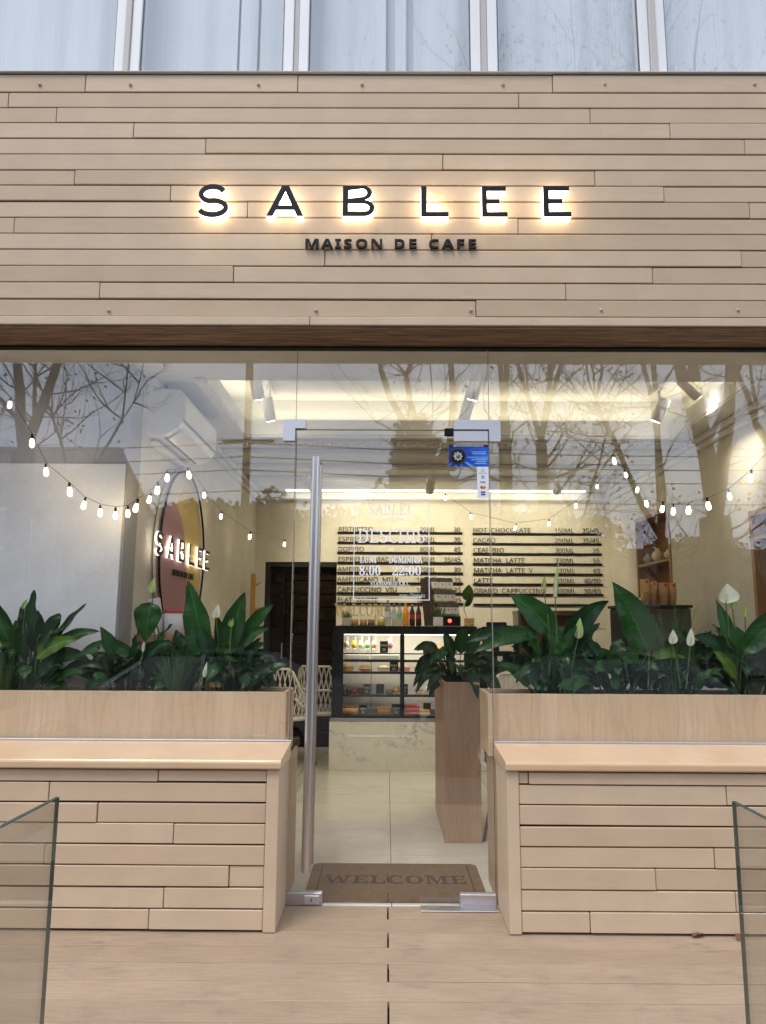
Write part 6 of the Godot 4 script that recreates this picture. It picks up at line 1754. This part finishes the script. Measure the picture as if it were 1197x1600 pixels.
func build_reflected_street() -> void:
	# what stands across the street and shows only as reflections in the glass
	bare_tree(Vector3(5.1, -0.4, 7.6), [Vector3(-0.5, 3.0, -0.2), Vector3(1.2, 3.0, 0.2), Vector3(0.2, 4.4, 0.3)], 0.25, 3.4, 11, "large forked bare tree across the road on the right", 450)
	bare_tree(Vector3(4.4, -0.4, 7.9), [Vector3(-0.95, 2.2, 0.1), Vector3(-0.25, 2.9, -0.3), Vector3(-0.2, 4.2, 0.0)], 0.11, 3.1, 17, "slim bare tree leaning left beside the large forked tree", 400)
	bare_tree(Vector3(1.86, -0.4, 7.6), [Vector3(-0.35, 1.9, 0.0), Vector3(0.35, 2.0, 0.3)], 0.105, 5.0, 12, "slim upright bare tree across the road near the middle", 150)
	bare_tree(Vector3(2.5, -0.4, 7.9), [Vector3(-0.3, 2.8, 0.2), Vector3(0.7, 2.6, -0.3), Vector3(0.4, 3.9, -0.1)], 0.095, 4.7, 13, "slim bare tree right of the middle one across the road", 250)
	bare_tree(Vector3(3.25, -0.4, 8.6), [Vector3(-0.5, 1.5, 0.2), Vector3(0.5, 1.6, -0.2)], 0.06, 3.3, 18, "young thin bare tree between the slim trees across the road", 400)
	bare_tree(Vector3(1.0, -0.4, 8.0), [Vector3(-1.5, 1.7, 0.1), Vector3(0.25, 2.0, 0.2), Vector3(-0.7, 2.0, 0.3)], 0.15, 4.0, 14, "bare tree leaning left across the road behind the middle", 250)
	bare_tree(Vector3(-5.75, -0.4, 7.6), [Vector3(0.4, 2.0, 0.2), Vector3(-0.5, 2.0, 0.0)], 0.19, 4.4, 15, "bare tree across the road far to the left", 350)
	bare_tree(Vector3(-5.2, -0.4, 8.2), [Vector3(0.3, 1.7, 0.2), Vector3(-0.3, 1.6, 0.0)], 0.07, 3.6, 19, "thin bare tree beside the far left one across the road", 250)
	bare_tree(Vector3(7.6, -0.4, 9.0), [Vector3(-0.9, 2.0, 0.0), Vector3(0.8, 2.0, 0.3)], 0.2, 3.4, 16, "bare tree across the road far to the right", 400)
	dense_tree(Vector3(0.9, -0.4, 20), Vector3(2.0, 3.9, 1.4), 21, "tall dark evergreen across the road in the middle", 3600)
	dense_tree(Vector3(6.2, -0.4, 23), Vector3(2.6, 3.0, 1.6), 22, "round dark tree beyond the road right of the middle", 5200)
	dense_tree(Vector3(-5.0, -0.4, 25), Vector3(2.4, 3.6, 1.6), 23, "low dark tree beyond the road left of the middle", 4600)
	dense_tree(Vector3(11.5, -0.4, 24), Vector3(2.8, 2.4, 1.6), 24, "broad dark tree beyond the road at the right", 4200)
	dense_tree(Vector3(-1.6, -0.4, 27), Vector3(2.2, 3.0, 1.6), 25, "low hedge-like tree beyond the road near the middle", 3600)
	var hill := new_st(true)
	var hn := noise(77, 0.045, 4)
	for i in 120:
		var xa := -120.0 + 2.0 * i
		for j in 6:
			var f := func(x: float, k: int) -> Vector3:
				return Vector3(x, -0.7 + (lerpf(8.6, 5.2, smoothstep(2.0, 13.0, x)) + 2.6 * hn.get_noise_1d(x * 1.3)) * [0.0, 0.42, 0.7, 0.88, 0.97, 1.0, 1.02][k] * (1.0 if k == 0 else 1.0 + 0.25 * hn.get_noise_2d(x * 3.0, k * 40.0)), 28.0 + k * 2.4)
			quad(hill, f.call(xa, j), f.call(xa + 2.0, j), f.call(xa + 2.0, j + 1), f.call(xa, j + 1), Vector3(0, 1, -1))
	kind(put(self, "hill", fin(hill), mats.hill_brush), "structure")
	var brush := new_st()
	rng.seed = 300
	for i in 36000:
		var x := rng.randf_range(-34, 34)
		var k := rng.randf_range(0.15, 1.02)
		var h := -0.7 + (lerpf(8.6, 5.2, smoothstep(2.0, 13.0, x)) + 2.6 * hn.get_noise_1d(x * 1.3)) * pow(k, 0.6)
		var c := Vector3(x, h + rng.randf() * rng.randf() * 1.1, 27.6 + k * 10.0)
		var a := Vector3(rng.randf_range(-1, 1), rng.randf_range(-1, 1), rng.randf_range(-1, 1)).normalized() * 0.17
		var b := a.cross(Vector3(0.3, 0.5, 0.8)).normalized() * 0.11
		quad(brush, c - a, c + b, c + a, c - b, Vector3(0, 0, -1))
	var bo := put(self, "brushwood", fin(brush), mats.far_leaf)
	tag(bo, "dark brushwood covering the bank beyond the road", "brushwood")
	kind(bo, "stuff")
	var hb := thing("dark_house", "dark two-storey house across the road at the left", "house", Vector3(-17, -0.5, 24))
	slab(hb, "wall", -24, -11.6, -0.5, 6.6, 22, 30, mats.house_wall)
	var st := new_st()
	add_prism(st, PackedVector2Array([Vector2(21.5, 6.6), Vector2(30.5, 6.6), Vector2(26, 8.6)]), -24.5, -11.0, Transform3D(Basis(Vector3(0, 0, 1), Vector3(0, 1, 0), Vector3(1, 0, 0)), Vector3.ZERO))
	put(hb, "roof", fin(st), mats.roof_dark)
	for i in 4:
		for j in 2:
			var w := slab(hb, "window", -22.6 + i * 2.9, -21.2 + i * 2.9, 1.0 + j * 2.9, 2.5 + j * 2.9, 21.93, 21.99, mats.window_white, 0.01)
			slab(w, "pane", -22.5 + i * 2.9, -21.3 + i * 2.9, 1.1 + j * 2.9, 2.4 + j * 2.9, 21.90, 21.925, mats.house_glass)
	var h2 := thing("pale_house", "low pale house across the road at the right", "house", Vector3(17, -0.5, 27))
	slab(h2, "wall", 11.0, 24.0, -0.5, 2.8, 26, 32, mats.house_pale)
	st = new_st()
	add_prism(st, PackedVector2Array([Vector2(25.6, 2.8), Vector2(32.4, 2.8), Vector2(29, 4.8)]), 10.6, 24.4, Transform3D(Basis(Vector3(0, 0, 1), Vector3(0, 1, 0), Vector3(1, 0, 0)), Vector3.ZERO))
	put(h2, "roof", fin(st), mats.roof_dark)
	for i in 4:
		var w := slab(h2, "window", 12.2 + i * 3.0, 13.6 + i * 3.0, 0.8, 2.1, 25.93, 25.99, mats.window_white, 0.01)
		slab(w, "pane", 12.3 + i * 3.0, 13.5 + i * 3.0, 0.9, 2.0, 25.90, 25.925, mats.house_glass)
	# poles and overhead wires
	var poles := [[-2.68, 10.0, 9.5, 0.085, "near utility pole across the road left of the middle"], [-16.5, 36.0, 9.3, 0.12, "left of two far utility poles"], [-15.2, 38.0, 9.0, 0.12, "right of two far utility poles"], [14.5, 10.4, 9.2, 0.10, "utility pole across the road far to the right"], [-24.0, 10.2, 9.4, 0.10, "utility pole across the road far to the left"]]
	for e in poles:
		var t := thing("utility_pole", e[4], "pole", Vector3(e[0], -0.4, e[1]), "utility poles beyond the road")
		part(t, "post", tube([Vector3.ZERO, Vector3(0, e[2], 0)], [e[3], e[3] * 0.8], 10), mats.pole_wood)
		for y in [0.55, 0.92]:
			part(t, "crossarm", box(Vector3(1.0, 0.05, 0.05)), mats.pole_wood, Vector3(0, e[2] * y, 0.1))
	var k := 0
	for e in [[5.0, 0.0], [4.75, 0.1], [4.45, -0.1], [8.2, 0.15], [8.0, -0.2], [4.1, 0.2]]:
		var pts := []
		var rad := []
		for i in 41:
			var x := lerpf(-24.0, 14.5, i / 40.0)
			var span := 21.32 if x < -2.68 else 17.18
			var s := (x + 24.0) / 21.32 if x < -2.68 else (x + 2.68) / 17.18
			pts.append(Vector3(x, e[0] - 0.4 + 0.2 - 0.5 * 4 * s * (1 - s) * span / 21.0 * 0.6, 10.1 + e[1]))
			rad.append(0.010)
		var ws := new_st(true)
		add_tube(ws, pts, rad, 4, false)
		tag(put(self, "overhead_wire", fin(ws), mats.wire), "%s overhead wire along the far side of the road" % ["third highest", "fourth highest", "fifth highest", "highest", "second highest", "lowest"][k], "wire", "overhead wires along the road")
		k += 1
	car("parked_car", "dark blue-grey hatchback parked at the near kerb to the right", Vector3(2.6, -0.475, 6.2), mats.car_blue, 0.0)
	car("parked_car", "grey hatchback parked at the near kerb to the left", Vector3(-2.6, -0.475, 6.25), mats.car_grey, 0.0)
